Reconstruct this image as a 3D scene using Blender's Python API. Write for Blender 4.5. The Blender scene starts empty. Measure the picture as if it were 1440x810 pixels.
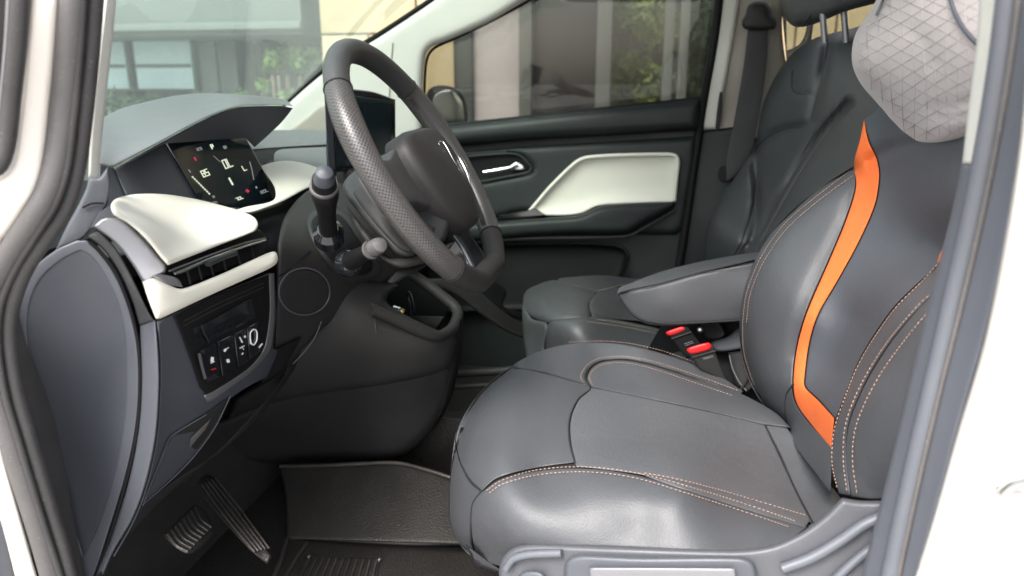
import bpy, bmesh, math, random
import numpy as np
from mathutils import Vector, Matrix
from mathutils.geometry import delaunay_2d_cdt
random.seed(7); rng = np.random.default_rng(7)
sc = bpy.context.scene
C = sc.collection
R = math.radians
# ---------------------------------------------------------------- camera
CAM = np.array([0.0, 0.0, 1.12]); PITCH = R(15); YAW = R(10); FPX = 1050.0
cam = bpy.data.cameras.new('camera'); co = bpy.data.objects.new('camera', cam); C.objects.link(co)
co.location = CAM; co.rotation_euler = (R(90) - PITCH, 0, YAW)
cam.sensor_width = 36; cam.lens = FPX / 1440 * 36; cam.clip_start = .02; cam.clip_end = 500
cam.dof.use_dof = True; cam.dof.focus_distance = 1.12; cam.dof.aperture_fstop = 4.0
sc.camera = co
sc.render.resolution_x = 1024; sc.render.resolution_y = 576
# ---------------------------------------------------------------- daylight: overcast sky and a soft sun
SUN_EL, SUN_ROT = R(52), R(200)
w = bpy.data.worlds.new('World'); sc.world = w; w.use_nodes = True
nt = w.node_tree; bg = nt.nodes['Background']
sky = nt.nodes.new('ShaderNodeTexSky'); sky.sky_type = 'NISHITA'; sky.sun_disc = False
sky.sun_elevation = SUN_EL; sky.sun_rotation = SUN_ROT; sky.dust_density = 4.0; sky.air_density = 1.2; sky.ozone_density = .6
hsv = nt.nodes.new('ShaderNodeHueSaturation'); hsv.inputs['Saturation'].default_value = .42
nt.links.new(sky.outputs[0], hsv.inputs['Color']); nt.links.new(hsv.outputs[0], bg.inputs[0])
bg.inputs[1].default_value = .15
sl = bpy.data.lights.new('sun', 'SUN'); so = bpy.data.objects.new('sun', sl); C.objects.link(so)
sl.energy = 1.2; sl.angle = R(24); sl.color = (1, .95, .88)
sdir = Vector((math.sin(SUN_ROT) * math.cos(SUN_EL), math.cos(SUN_ROT) * math.cos(SUN_EL), math.sin(SUN_EL)))
so.rotation_euler = sdir.to_track_quat('Z', 'Y').to_euler()
sc.view_settings.view_transform = 'Standard'; sc.view_settings.look = 'None'
sc.view_settings.exposure = 1.85; sc.view_settings.gamma = 1.0
sc.cycles.max_bounces = 10; sc.cycles.transparent_max_bounces = 12
# ---------------------------------------------------------------- measuring helpers
fw = np.array([-math.sin(YAW) * math.cos(PITCH), math.cos(YAW) * math.cos(PITCH), -math.sin(PITCH)])
rt = np.array([math.cos(YAW), math.sin(YAW), 0.0]); up = np.cross(rt, fw)
def ray(px, py):
    px = np.asarray(px, float); py = np.asarray(py, float)
    return fw + np.multiply.outer((px - 720) / FPX, rt) + np.multiply.outer((405 - py) / FPX, up)
def at(px, py, Y):
    "the point at distance Y across the car"
    r = ray(px, py); return Vector(CAM + r * (Y / r[1]))
def proj(p):
    d = np.array(p) - CAM; z = d @ fw
    return 720 + FPX * (d @ rt) / z, 405 - FPX * (d @ up) / z
def spline(pts, step, closed=False):
    "smooth curve through points; a third value of 1 marks a sharp corner; resampled to step"
    P = [tuple(p) for p in pts]; n = len(P); dim = 2
    sharp = [len(p) > 2 and p[2] == 1 for p in P]
    XY = np.array([p[:2] for p in P], float)
    out = []
    segs = range(n if closed else n - 1)
    for i in segs:
        a, b = XY[i], XY[(i + 1) % n]
        p0 = XY[(i - 1) % n] if (closed or i > 0) and not sharp[i] else a - (b - a)
        j = (i + 1) % n
        p3 = XY[(i + 2) % n] if (closed or i + 2 < n) and not sharp[j] else b + (b - a)
        L = np.linalg.norm(b - a); m = max(1, int(round(L / step)))
        # centripetal-ish: limit tangents
        t1 = (b - p0) / 2; t2 = (p3 - a) / 2
        for t, nm in ((t1, 1), (t2, 2)):
            l = np.linalg.norm(t)
            if l > L: t *= L / l
        for k in range(m):
            t = k / m; h = t * t * (3 - 2 * t)
            out.append((1 - h) * a + h * b + (t * (1 - t) ** 2) * t1 - (t * t * (1 - t)) * t2)
    if not closed: out.append(XY[-1])
    return np.array(out)
def segdist(Pt, poly, closed=True):
    A = poly; B = np.roll(poly, -1, 0)
    if not closed: A = A[:-1]; B = B[:-1]
    best = np.full(len(Pt), 1e9)
    for s in range(0, len(Pt), 4000):
        p = Pt[s:s + 4000, None, :]; d = B - A; L = (d ** 2).sum(1) + 1e-12
        t = np.clip(((p - A) * d).sum(2) / L, 0, 1)
        q = A + t[..., None] * d
        best[s:s + 4000] = np.sqrt(((p - q) ** 2).sum(2)).min(1)
    return best
def inside(Pt, poly):
    x, y = Pt[:, 0], Pt[:, 1]; c = np.zeros(len(Pt), bool); n = len(poly)
    for i in range(n):
        x1, y1 = poly[i]; x2, y2 = poly[(i + 1) % n]
        if y1 == y2: continue
        m = ((y1 > y) != (y2 > y)); c ^= m & (x < (x2 - x1) * (y - y1) / (y2 - y1) + x1)
    return c
class Surf:
    "smooth surface through measured points ('X'|'Y'|'Z', px, py, value): thin plate in inverse depth"
    def __init__(s, ctl, stiff=0.0):
        P = []; W = []
        for ax, px, py, v in ctl:
            r = ray(px, py); k = 'XYZ'.index(ax)
            t = (v - CAM[k]) / r[k]
            assert t > 0, (ax, px, py, v)
            P.append((px / 500, py / 500)); W.append(1 / t)
        s.P = np.array(P); n = len(P); K = s._k(s.P) + np.eye(n) * stiff
        Q = np.hstack([np.ones((n, 1)), s.P])
        A = np.zeros((n + 3, n + 3)); A[:n, :n] = K; A[:n, n:] = Q; A[n:, :n] = Q.T
        s.c = np.linalg.lstsq(A, np.concatenate([W, [0, 0, 0]]), rcond=None)[0]
        s.rounds = []; s.grooves = []
    def _k(s, X):
        d2 = ((X[:, None] - s.P[None]) ** 2).sum(2); return np.where(d2 > 0, d2 * np.log(d2 + 1e-20) * .5, 0)
    def depth(s, XY):
        X = XY / 500; w = s._k(X) @ s.c[:-3] + s.c[-3] + X @ s.c[-2:]
        D = 1 / np.maximum(w, .02)
        for path, r, dz in s.rounds:
            d = segdist(XY, path, False) / r; m = d < 1
            D[m] += dz * (1 - np.sqrt(np.maximum(0, 1 - (1 - d[m]) ** 2)))
        for path, wd, dz in s.grooves:
            d = segdist(XY, path, False) / wd; m = d < 3
            D[m] += dz * np.exp(-d[m] ** 2)
        return D
    def round(s, path, r, dz): s.rounds.append((spline(path, 6), r, dz)); return s
    def groove(s, path, wd, dz): s.grooves.append((spline(path, 5), wd, dz)); return s
    def p3(s, XY, off=0.0):
        XY = np.asarray(XY, float).reshape(-1, 2); D = s.depth(XY) + off
        return CAM + ray(XY[:, 0], XY[:, 1]) * D[:, None]
def PY(Y): return Surf([('Y', 0, 0, Y), ('Y', 1440, 0, Y), ('Y', 700, 810, Y), ('Y', 300, 500, Y)])
def PX(X, pts): return Surf([('X', px, py, X) for px, py in pts])
# ---------------------------------------------------------------- objects
def link(o, parent=None):
    C.objects.link(o)
    if parent is not None:
        o.parent = parent; o.matrix_parent_inverse = Matrix.Translation(parent['base']).inverted() if 'base' in parent else Matrix.Identity(4)
    return o
bases = {}
def thing(name, label, cat, base, group=None):
    o = bpy.data.objects.new(name, None); C.objects.link(o); o.location = base; o.empty_display_size = .05
    bases[o.name] = Vector(base); o['label'] = label; o['category'] = cat
    if group: o['group'] = group
    return o
def world_base(o):
    v = Vector((0, 0, 0))
    return bases.get(o.name, v)
def mesh(name, me, m, parent=None, smooth=True, kind=None, label=None):
    o = bpy.data.objects.new(name, me); C.objects.link(o)
    if m is not None and len(me.materials) == 0: me.materials.append(m)
    if parent is not None:
        o.parent = parent; o.location = -world_base(parent); bases[o.name] = Vector((0, 0, 0))
    if smooth: me.polygons.foreach_set('use_smooth', [True] * len(me.polygons))
    if kind: o['kind'] = kind
    if label: o['label'] = label
    return o
def tag(o, label, cat, group=None):
    o['label'] = label; o['category'] = cat
    if group: o['group'] = group
    return o
def raw(verts, faces, sharp=None):
    me = bpy.data.meshes.new('m'); me.from_pydata([tuple(v) for v in verts], [], faces); me.validate()
    bm = bmesh.new(); bm.from_mesh(me); bmesh.ops.recalc_face_normals(bm, faces=bm.faces); bm.to_mesh(me); bm.free()
    if sharp is not None: me.set_sharp_from_angle(angle=R(sharp))
    return me
def panel(name, outline, surf, m, parent=None, thick=.012, rnd=(6, .004), sp=9, off=0.0, puff=0.0, prad=40, holes=(), sharp=None, kind=None, label=None, step=4, tex=None):
    "a shell with its own thickness following surf inside an outline, its rim rolled over by rnd=(px, metres)"
    O = spline(outline, step, True); H = [spline(h, step, True) for h in holes]
    r, dz = rnd; rings = [O] + H; allr = rings
    def dist(Pt): 
        d = segdist(Pt, O)
        for h in H: d = np.minimum(d, segdist(Pt, h))
        return d
    def ins(Pt):
        c = inside(Pt, O)
        for h in H: c &= ~inside(Pt, h)
        return c
    extra = []
    for k in ((.07, .2, .42, .7, 1.0) if r >= 3 else (.5,)):
        for L in rings:
            t = np.roll(L, -1, 0) - np.roll(L, 1, 0); n = np.stack([-t[:, 1], t[:, 0]], 1); n /= np.linalg.norm(n, axis=1)[:, None] + 1e-9
            for sgn in (1, -1):
                q = L + n * sgn * k * r
                ok = ins(q) & (dist(q) > .93 * k * r)
                extra.append(q[ok])
    x0, y0 = O.min(0); x1, y1 = O.max(0)
    gx = np.arange(x0, x1, sp); gy = np.arange(y0, y1, sp * .87)
    G = np.array([(x + (sp / 2 if j % 2 else 0), y) for j, y in enumerate(gy) for x in gx]).reshape(-1, 2)
    if len(G):
        G = G[ins(G)]
        if len(G): G = G[dist(G) > r + sp * .35]
    pts = np.vstack(rings + extra + [G])
    edges = []; k = 0
    for L in rings:
        n = len(L); edges += [(k + i, k + (i + 1) % n) for i in range(n)]; k += n
    v, e, f, *_ = delaunay_2d_cdt([Vector(p) for p in pts], edges, [], 0, 1e-4)
    V = np.array([tuple(p) for p in v]); cen = np.array([V[list(t)].mean(0) for t in f]) if len(f) else np.zeros((0, 2))
    ok = ins(cen); F = [list(t) for t, g in zip(f, ok) if g]
    d = dist(V)
    D = surf.depth(V) + off
    dd = np.clip(d / max(r, 1e-6), 0, 1); D = D + dz * (1 - np.sqrt(np.maximum(0, 1 - (1 - dd) ** 2)))
    if puff:
        q = np.clip(d / prad, 0, 1); D = D - puff * (1 - (1 - q) ** 2)
    Rr = ray(V[:, 0], V[:, 1])
    top = CAM + Rr * D[:, None]; bot = CAM + Rr * (D + thick - dz * (1 - np.sqrt(np.maximum(0, 1 - (1 - dd) ** 2))) * (1 if thick > dz * 1.2 else 0))[:, None]
    n = len(V); cnt = {}
    for t in F:
        for i in range(len(t)):
            a, b = t[i], t[(i + 1) % len(t)]; cnt[(a, b)] = 1
    bd = [(a, b) for (a, b) in cnt if (b, a) not in cnt]
    faces = F + [[i + n for i in reversed(t)] for t in F] + [[b, a, a + n, b + n] for a, b in bd]
    me = raw(np.vstack([top, bot]), faces)
    # keep the roll smooth but the shell edge crisp
    me.set_sharp_from_angle(angle=R(sharp if sharp else 50))
    return mesh(name, me, m, parent, kind=kind, label=label)
def tubemesh(P, rad, sides=8, flat=1.0, nrm=None, closed=False, cap=True):
    P = [Vector(p) for p in P]; n = len(P); V = []; F = []
    rads = rad if hasattr(rad, '__len__') else [rad] * n
    pn = None
    for i in range(n):
        a = P[i - 1] if i > 0 or closed else P[i]; b = P[(i + 1) % n] if i < n - 1 or closed else P[i]
        t = (b - a).normalized()
        if nrm is not None: u = Vector(nrm)
        elif pn is None: u = Vector((0, 0, 1)) if abs(t.z) < .9 else Vector((1, 0, 0))
        else: u = pn
        u = (u - t * u.dot(t)).normalized(); pn = u; s = t.cross(u)
        for k in range(sides):
            a2 = 2 * math.pi * k / sides
            V.append(P[i] + (u * math.cos(a2) * flat + s * math.sin(a2)) * rads[i])
    for i in range(n if closed else n - 1):
        for k in range(sides):
            a = i * sides + k; b = i * sides + (k + 1) % sides; j = (i + 1) % n
            F.append((a, b, j * sides + (k + 1) % sides, j * sides + k))
    if cap and not closed:
        F.append(tuple(range(sides - 1, -1, -1))); F.append(tuple((n - 1) * sides + k for k in range(sides)))
    return V, F
def smooth3(P, n=8, closed=False):
    P = [np.array(p, float) for p in P]; N = len(P); out = []
    for i in range(N if closed else N - 1):
        a, b = P[i], P[(i + 1) % N]; p0 = P[i - 1] if (i or closed) else 2 * a - b; p3 = P[(i + 2) % N] if (i + 2 < N or closed) else 2 * b - a
        for k in range(n):
            t = k / n
            out.append(.5 * ((2 * a) + (b - p0) * t + (2 * p0 - 5 * a + 4 * b - p3) * t * t + (3 * a - p0 - 3 * b + p3) * t ** 3))
    if not closed: out.append(P[-1])
    return out
def tube(name, P, rad, m, parent=None, sides=10, flat=1.0, nrm=None, closed=False, kind=None, label=None):
    V, F = tubemesh(P, rad, sides, flat, nrm, closed)
    me = raw(V, F); me.set_sharp_from_angle(angle=R(60))
    return mesh(name, me, m, parent, kind=kind, label=label)
def surftube(name, path, surf, rad, m, parent=None, off=0.0, step=6, sides=8, flat=1.0, closed=False, label=None):
    q = spline(path, step, closed); return tube(name, surf.p3(q, off), rad, m, parent, sides, flat, closed=closed, label=label)
def stitches(path, surf, m, parent, length=.0036, gap=.0020, rad=.00055, off=-.0008, name='stitching'):
    q = spline(path, 3); P = surf.p3(q, off); s = np.concatenate([[0], np.cumsum(np.linalg.norm(np.diff(P, axis=0), axis=1))])
    V = []; F = []; t = 0
    while t + length < s[-1]:
        a = np.array([np.interp(t, s, P[:, k]) for k in range(3)]); b = np.array([np.interp(t + length, s, P[:, k]) for k in range(3)])
        c = (a + b) / 2; toc = (CAM - c) / np.linalg.norm(CAM - c); c = c + toc * .0005
        v, f = tubemesh([a, c, b], [rad * .55, rad, rad * .55], 5); k = len(V); V += v; F += [tuple(i + k for i in g) for g in f]
        t += length + gap
    if not V: return None
    return mesh(name, raw(V, F), m, parent, kind='stuff')
def box(name, c, size, m, parent=None, rot=None, bev=.003, label=None, kind=None, seg=2):
    bm = bmesh.new(); bmesh.ops.create_cube(bm, size=1)
    for v in bm.verts: v.co = Vector([v.co[k] * size[k] for k in range(3)])
    if bev: bmesh.ops.bevel(bm, geom=bm.edges[:], offset=min(bev, min(size) * .45), segments=seg, affect='EDGES', profile=.6)
    M = Matrix.Translation(Vector(c)) @ (rot.to_4x4() if rot is not None else Matrix.Identity(4)); bm.transform(M)
    me = bpy.data.meshes.new('m'); bm.to_mesh(me); bm.free(); me.set_sharp_from_angle(angle=R(40))
    return mesh(name, me, m, parent, label=label, kind=kind)
def lathe(name, prof, a, b, m, parent=None, sides=28, label=None):
    "profile (t along a-b, radius)"
    a = Vector(a); b = Vector(b); d = (b - a); ax = d.normalized(); u = ax.orthogonal().normalized(); s = ax.cross(u); V = []; F = []
    for t, r in prof:
        for k in range(sides):
            g = 2 * math.pi * k / sides; V.append(a + d * t + (u * math.cos(g) + s * math.sin(g)) * max(r, 1e-5))
    n = len(prof)
    for i in range(n - 1):
        for k in range(sides):
            F.append((i * sides + k, i * sides + (k + 1) % sides, (i + 1) * sides + (k + 1) % sides, (i + 1) * sides + k))
    F.append(tuple(range(sides - 1, -1, -1))); F.append(tuple((n - 1) * sides + k for k in range(sides)))
    me = raw(V, F); me.set_sharp_from_angle(angle=R(38)); return mesh(name, me, m, parent, label=label)
# ---------------------------------------------------------------- materials
def mat(name, col, rough=.5, metal=0.0, bump=0.0, bscale=900.0, var=0.0, vscale=9.0, coat=0.0, spec=.5, wav=0.0, emit=None, kind='noise', aniso=None, sheen=0.0, speck=0.0):
    m = bpy.data.materials.new(name); m.use_nodes = True; n = m.node_tree.nodes; L = m.node_tree.links; b = n['Principled BSDF']
    b.inputs['Base Color'].default_value = (*col, 1); b.inputs['Roughness'].default_value = rough; b.inputs['Metallic'].default_value = metal
    b.inputs['Coat Weight'].default_value = coat; b.inputs['Coat Roughness'].default_value = .08; b.inputs['Specular IOR Level'].default_value = spec
    if sheen: b.inputs['Sheen Weight'].default_value = sheen; b.inputs['Sheen Roughness'].default_value = .4
    tc = n.new('ShaderNodeTexCoord')
    if var or speck:
        no = n.new('ShaderNodeTexNoise'); no.inputs['Scale'].default_value = vscale; no.inputs['Detail'].default_value = 8; no.inputs['Roughness'].default_value = .65
        L.new(tc.outputs['Object'], no.inputs['Vector'])
        mr = n.new('ShaderNodeMapRange'); mr.inputs[1].default_value = .3; mr.inputs[2].default_value = .7; mr.inputs[3].default_value = 1 - var; mr.inputs[4].default_value = 1 + var
        L.new(no.outputs[0], mr.inputs[0])
        mx = n.new('ShaderNodeMix'); mx.data_type = 'RGBA'; mx.blend_type = 'MULTIPLY'; mx.inputs[0].default_value = 1; mx.inputs[6].default_value = (*col, 1)
        L.new(mr.outputs[0], mx.inputs[7]); out = mx.outputs[2]
        r2 = n.new('ShaderNodeMapRange'); r2.inputs[1].default_value = .3; r2.inputs[2].default_value = .7; r2.inputs[3].default_value = max(.03, rough - .08); r2.inputs[4].default_value = min(1, rough + .08)
        L.new(no.outputs[0], r2.inputs[0]); L.new(r2.outputs[0], b.inputs['Roughness'])
        if speck:
            dn = n.new('ShaderNodeTexNoise'); dn.inputs['Scale'].default_value = 420; dn.inputs['Detail'].default_value = 3; L.new(tc.outputs['Object'], dn.inputs['Vector'])
            dr = n.new('ShaderNodeMapRange'); dr.inputs[1].default_value = .66; dr.inputs[2].default_value = .78; L.new(dn.outputs[0], dr.inputs[0])
            ml = n.new('ShaderNodeMath'); ml.operation = 'MULTIPLY'; ml.inputs[1].default_value = speck; L.new(dr.outputs[0], ml.inputs[0])
            m2 = n.new('ShaderNodeMix'); m2.data_type = 'RGBA'; m2.inputs[7].default_value = (.45, .42, .38, 1); L.new(ml.outputs[0], m2.inputs[0]); L.new(out, m2.inputs[6]); out = m2.outputs[2]
        L.new(out, b.inputs['Base Color'])
    if bump:
        t = n.new('ShaderNodeTexVoronoi' if kind == 'voronoi' else 'ShaderNodeTexNoise'); t.inputs['Scale'].default_value = bscale
        L.new(tc.outputs['Object'], t.inputs['Vector'])
        bp = n.new('ShaderNodeBump'); bp.inputs['Strength'].default_value = bump; bp.inputs['Distance'].default_value = .001
        L.new(t.outputs[0], bp.inputs['Height']); L.new(bp.outputs[0], b.inputs['Normal'])
        if wav:
            w1 = n.new('ShaderNodeTexNoise'); w1.inputs['Scale'].default_value = 22; w1.inputs['Detail'].default_value = 3; w1.inputs['Distortion'].default_value = .8; L.new(tc.outputs['Object'], w1.inputs['Vector'])
            w2 = n.new('ShaderNodeBump'); w2.inputs['Strength'].default_value = wav; w2.inputs['Distance'].default_value = .004
            L.new(w1.outputs[0], w2.inputs['Height']); L.new(w2.outputs[0], bp.inputs['Normal'])
    if emit: b.inputs['Emission Color'].default_value = (*emit[0], 1); b.inputs['Emission Strength'].default_value = emit[1]
    return m
M = {}
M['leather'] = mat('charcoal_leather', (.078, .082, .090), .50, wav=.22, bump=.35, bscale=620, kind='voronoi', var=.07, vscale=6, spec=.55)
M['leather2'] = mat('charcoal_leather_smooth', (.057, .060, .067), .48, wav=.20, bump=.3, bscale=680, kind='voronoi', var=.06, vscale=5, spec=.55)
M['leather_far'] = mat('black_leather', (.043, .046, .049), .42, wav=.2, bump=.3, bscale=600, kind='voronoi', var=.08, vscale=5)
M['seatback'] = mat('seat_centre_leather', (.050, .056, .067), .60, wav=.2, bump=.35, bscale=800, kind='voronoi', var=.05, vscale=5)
M['matrim'] = mat('highlit_mat_rubber', (.030, .027, .025), .45, bump=.5, bscale=300, var=.3, vscale=25, speck=.3)  # paler than the mat: rim highlights put into the colour
M['orange'] = mat('orange_leather', (.66, .125, .022), .7, bump=.8, bscale=900, kind='voronoi', var=.05)
M['thread'] = mat('tan_thread', (.38, .24, .175), .7)
M['thread_far'] = mat('beige_thread', (.42, .36, .27), .7)
M['seam'] = mat('seam_thread_black', (.01, .01, .011), .7)
M['bluegrey'] = mat('blue_grey_plastic', (.045, .049, .061), .5, bump=.3, bscale=1100, var=.05, vscale=4, speck=.05)
M['bluegrey2'] = mat('blue_grey_plastic_light', (.066, .071, .085), .42, bump=.2, bscale=1100, var=.05, vscale=4)
M['pillargrey'] = mat('grey_pillar_plastic', (.088, .095, .112), .45, bump=.2, bscale=1100, var=.06, vscale=5, speck=.06)
M['dark2'] = mat('charcoal_column_plastic', (.020, .0215, .0215), .48, spec=.3, bump=.3, bscale=1000, var=.06)
M['basecover'] = mat('seat_base_plastic', (.070, .073, .084), .42, bump=.25, bscale=1100, var=.05, vscale=5, speck=.05)
M['softdash'] = mat('soft_grey_dash', (.105, .110, .114), .5, bump=.25, bscale=1000, var=.04)
M['dark'] = mat('dark_plastic', (.021, .0205, .0205), .52, spec=.2, bump=.3, bscale=1000, var=.08, speck=.04)
M['darker'] = mat('black_plastic', (.008, .008, .009), .6, spec=.12, bump=.2, bscale=900, var=.1)
M['doorskin'] = mat('door_dark_plastic', (.0125, .0155, .016), .5, spec=.2, bump=.2, bscale=900, var=.06)
M['gloss'] = mat('gloss_black', (.010, .011, .014), .12, coat=.5)
M['screen'] = mat('screen_glass', (.010, .018, .022), .22, spec=.25)
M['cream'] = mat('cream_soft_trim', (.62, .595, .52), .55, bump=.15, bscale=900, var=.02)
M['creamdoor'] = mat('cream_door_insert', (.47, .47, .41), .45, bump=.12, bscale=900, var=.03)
M['paint'] = mat('white_car_paint', (.68, .63, .575), .25, coat=.8, var=.015, vscale=3)
M['trimwhite'] = mat('pale_pillar_trim', (.44, .44, .41), .5, bump=.1, bscale=900, var=.03)
M['trimgrey'] = mat('beige_pillar_trim', (.25, .235, .205), .55, bump=.1, bscale=900, var=.04)
M['rubber'] = mat('grey_rubber', (.085, .080, .080), .55, bump=.35, bscale=700, var=.16, vscale=14, speck=.45)
M['rubber2'] = mat('black_rubber', (.035, .033, .034), .5, bump=.3, bscale=700, var=.2, vscale=20, speck=.35)
M['chrome'] = mat('satin_chrome', (.75, .76, .78), .16, metal=1)
M['silver'] = mat('satin_silver_plastic', (.22, .22, .235), .38, metal=.6)
M['wheel'] = mat('wheel_leather', (.032, .032, .033), .40, bump=.3, bscale=800, kind='voronoi', var=.08)
M['wheelpl'] = mat('wheel_plastic', (.016, .015, .015), .55, spec=.3, bump=.2, bscale=1000, var=.05)
M['mat'] = mat('rubber_mat', (.018, .0165, .015), .5, spec=.3, bump=.7, bscale=300, kind='voronoi', var=.25, vscale=8, speck=.25)
M['red'] = mat('red_button', (.55, .012, .015), .4)
M['belt'] = mat('belt_webbing', (.020, .020, .021), .75, bump=.5, bscale=500, var=.1)
M['steel'] = mat('steel', (.6, .6, .6), .25, metal=1)
M['white_print'] = mat('white_print', (.75, .75, .75), .5)
M['glow'] = mat('display_glow', (.2, .2, .18), .5, emit=((.85, .95, .70), .24))
M['glowdim'] = mat('display_glow_dim', (.2, .2, .2), .5, emit=((.5, .6, .6), .10))
M['glowred'] = mat('display_glow_red', (.3, .02, .05), .5, emit=((.9, .05, .12), .12))
def perforated():
    m = mat('perforated_leather', (.070, .066, .065), .36, spec=.6); n = m.node_tree.nodes; L = m.node_tree.links; b = n['Principled BSDF']
    uv = n.new('ShaderNodeUVMap'); sep = n.new('ShaderNodeSeparateXYZ'); L.new(uv.outputs[0], sep.inputs[0])
    def math_(op, a, bb=None):
        k = n.new('ShaderNodeMath'); k.operation = op
        for i, v in enumerate((a, bb)):
            if v is None: continue
            if isinstance(v, (int, float)): k.inputs[i].default_value = v
            else: L.new(v, k.inputs[i])
        return k.outputs[0]
    s = math_('ADD', sep.outputs[0], sep.outputs[1]); d = math_('SUBTRACT', sep.outputs[0], sep.outputs[1])
    fs = math_('ABSOLUTE', math_('SUBTRACT', math_('FRACT', s), .5)); fd = math_('ABSOLUTE', math_('SUBTRACT', math_('FRACT', d), .5))
    r = math_('SQRT', math_('ADD', math_('MULTIPLY', fs, fs), math_('MULTIPLY', fd, fd)))
    mr = n.new('ShaderNodeMapRange'); mr.inputs[1].default_value = .20; mr.inputs[2].default_value = .34; L.new(r, mr.inputs[0])
    mx = n.new('ShaderNodeMix'); mx.data_type = 'RGBA'; mx.inputs[6].default_value = (.003, .003, .003, 1); mx.inputs[7].default_value = (.052, .049, .048, 1)
    L.new(mr.outputs[0], mx.inputs[0]); L.new(mx.outputs[2], b.inputs['Base Color'])
    bp = n.new('ShaderNodeBump'); bp.inputs['Strength'].default_value = .8; bp.inputs['Distance'].default_value = .0012; L.new(mr.outputs[0], bp.inputs['Height']); L.new(bp.outputs[0], b.inputs['Normal'])
    return m
M['perf'] = perforated()
def glassmat(name, tint, dust, dcol, rough=.0, refl=.5):
    "thin pane: tinted see-through, mirror reflection by angle, a film of dust on the outside"
    m = bpy.data.materials.new(name); m.use_nodes = True; n = m.node_tree.nodes; L = m.node_tree.links; n.clear()
    out = n.new('ShaderNodeOutputMaterial'); tr = n.new('ShaderNodeBsdfTransparent'); tr.inputs[0].default_value = (*tint, 1)
    gl = n.new('ShaderNodeBsdfGlossy'); gl.inputs['Roughness'].default_value = rough; fr = n.new('ShaderNodeFresnel'); fr.inputs[0].default_value = 1.5
    mu = n.new('ShaderNodeMath'); mu.operation = 'MULTIPLY'; mu.inputs[1].default_value = refl * 2; L.new(fr.outputs[0], mu.inputs[0])
    m1 = n.new('ShaderNodeMixShader'); L.new(mu.outputs[0], m1.inputs[0]); L.new(tr.outputs[0], m1.inputs[1]); L.new(gl.outputs[0], m1.inputs[2])
    df = n.new('ShaderNodeBsdfDiffuse'); df.inputs[0].default_value = (*dcol, 1); tl = n.new('ShaderNodeBsdfTranslucent'); tl.inputs[0].default_value = (*dcol, 1)
    md = n.new('ShaderNodeMixShader'); md.inputs[0].default_value = .6; L.new(df.outputs[0], md.inputs[1]); L.new(tl.outputs[0], md.inputs[2])
    tc = n.new('ShaderNodeTexCoord'); no = n.new('ShaderNodeTexNoise'); no.inputs['Scale'].default_value = 60; no.inputs['Detail'].default_value = 10; no.inputs['Roughness'].default_value = .8; L.new(tc.outputs['Object'], no.inputs[0])
    mr = n.new('ShaderNodeMapRange'); mr.inputs[1].default_value = .3; mr.inputs[2].default_value = .75; mr.inputs[3].default_value = dust * .7; mr.inputs[4].default_value = dust * 1.5; L.new(no.outputs[0], mr.inputs[0])
    m2 = n.new('ShaderNodeMixShader'); L.new(mr.outputs[0], m2.inputs[0]); L.new(m1.outputs[0], m2.inputs[1]); L.new(md.outputs[0], m2.inputs[2])
    L.new(m2.outputs[0], out.inputs[0]); return m
M['windscreen'] = glassmat('windscreen_glass', (.74, .86, .80), .12, (.52, .62, .58), refl=.10)
M['sideglass'] = glassmat('side_glass', (.60, .61, .57), .015, (.6, .6, .6), refl=.35)
# ================================================================ outside: forecourt, building, shrubs
def leafmat(name, c1, c2):
    m = mat(name, c1, .55, var=.35, vscale=30); n = m.node_tree.nodes; L = m.node_tree.links; b = n['Principled BSDF']
    b.inputs['Transmission Weight'].default_value = 0; b.inputs['Subsurface Weight'].default_value = 0
    return m
M['concrete'] = mat('forecourt_concrete', (.40, .39, .37), .8, bump=.4, bscale=60, var=.12, vscale=2)
M['tile'] = mat('beige_stone_tile', (.36, .285, .17), .6, bump=.2, bscale=80, var=.10, vscale=5)
M['joint'] = mat('dark_joint', (.12, .10, .08), .8)
M['darkglass'] = mat('dark_glass_front', (.022, .020, .021), .25, spec=.25)
M['frame_grey'] = mat('grey_window_frame', (.070, .074, .070), .45, var=.05)
M['lilac'] = mat('pale_lilac_reflection', (.32, .29, .305), .3, var=.25, vscale=2.5)  # pale reflection in the shopfront glass, put into the colour
M['paleblue'] = mat('pale_blue_sky_pane', (.42, .54, .57), .5, var=.12, vscale=2)  # bright sky in the window panes, painted as a pale blue colour
M['wallgrey'] = mat('grey_green_render', (.13, .15, .14), .7, var=.10, vscale=3)
M['walldark'] = mat('dark_porch_wall', (.03, .036, .035), .6, var=.15, vscale=3)
M['leafA'] = leafmat('leaf_green', (.07, .13, .025), None)
M['leafB'] = leafmat('leaf_dark_green', (.025, .055, .018), None)
M['leafC'] = leafmat('leaf_yellow_green', (.15, .20, .03), None)
M['twig'] = mat('twig_bark', (.10, .075, .05), .8)
g = raw([(-60, -60, 0), (60, -60, 0), (60, 60, 0), (-60, 60, 0)], [(0, 1, 2, 3)])
o = mesh('ground', g, M['concrete'], smooth=False, kind='structure')

def hexa(name, x0, x1, y0, y1, z0, z1, m, parent=None, bev=.006, label=None, kind=None):
    return box(name, ((x0 + x1) / 2, (y0 + y1) / 2, (z0 + z1) / 2), (x1 - x0, y1 - y0, z1 - z0), m, parent, bev=bev, label=label, kind=kind)
def Xat(px, Y): return at(px, 120, Y).x
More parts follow.
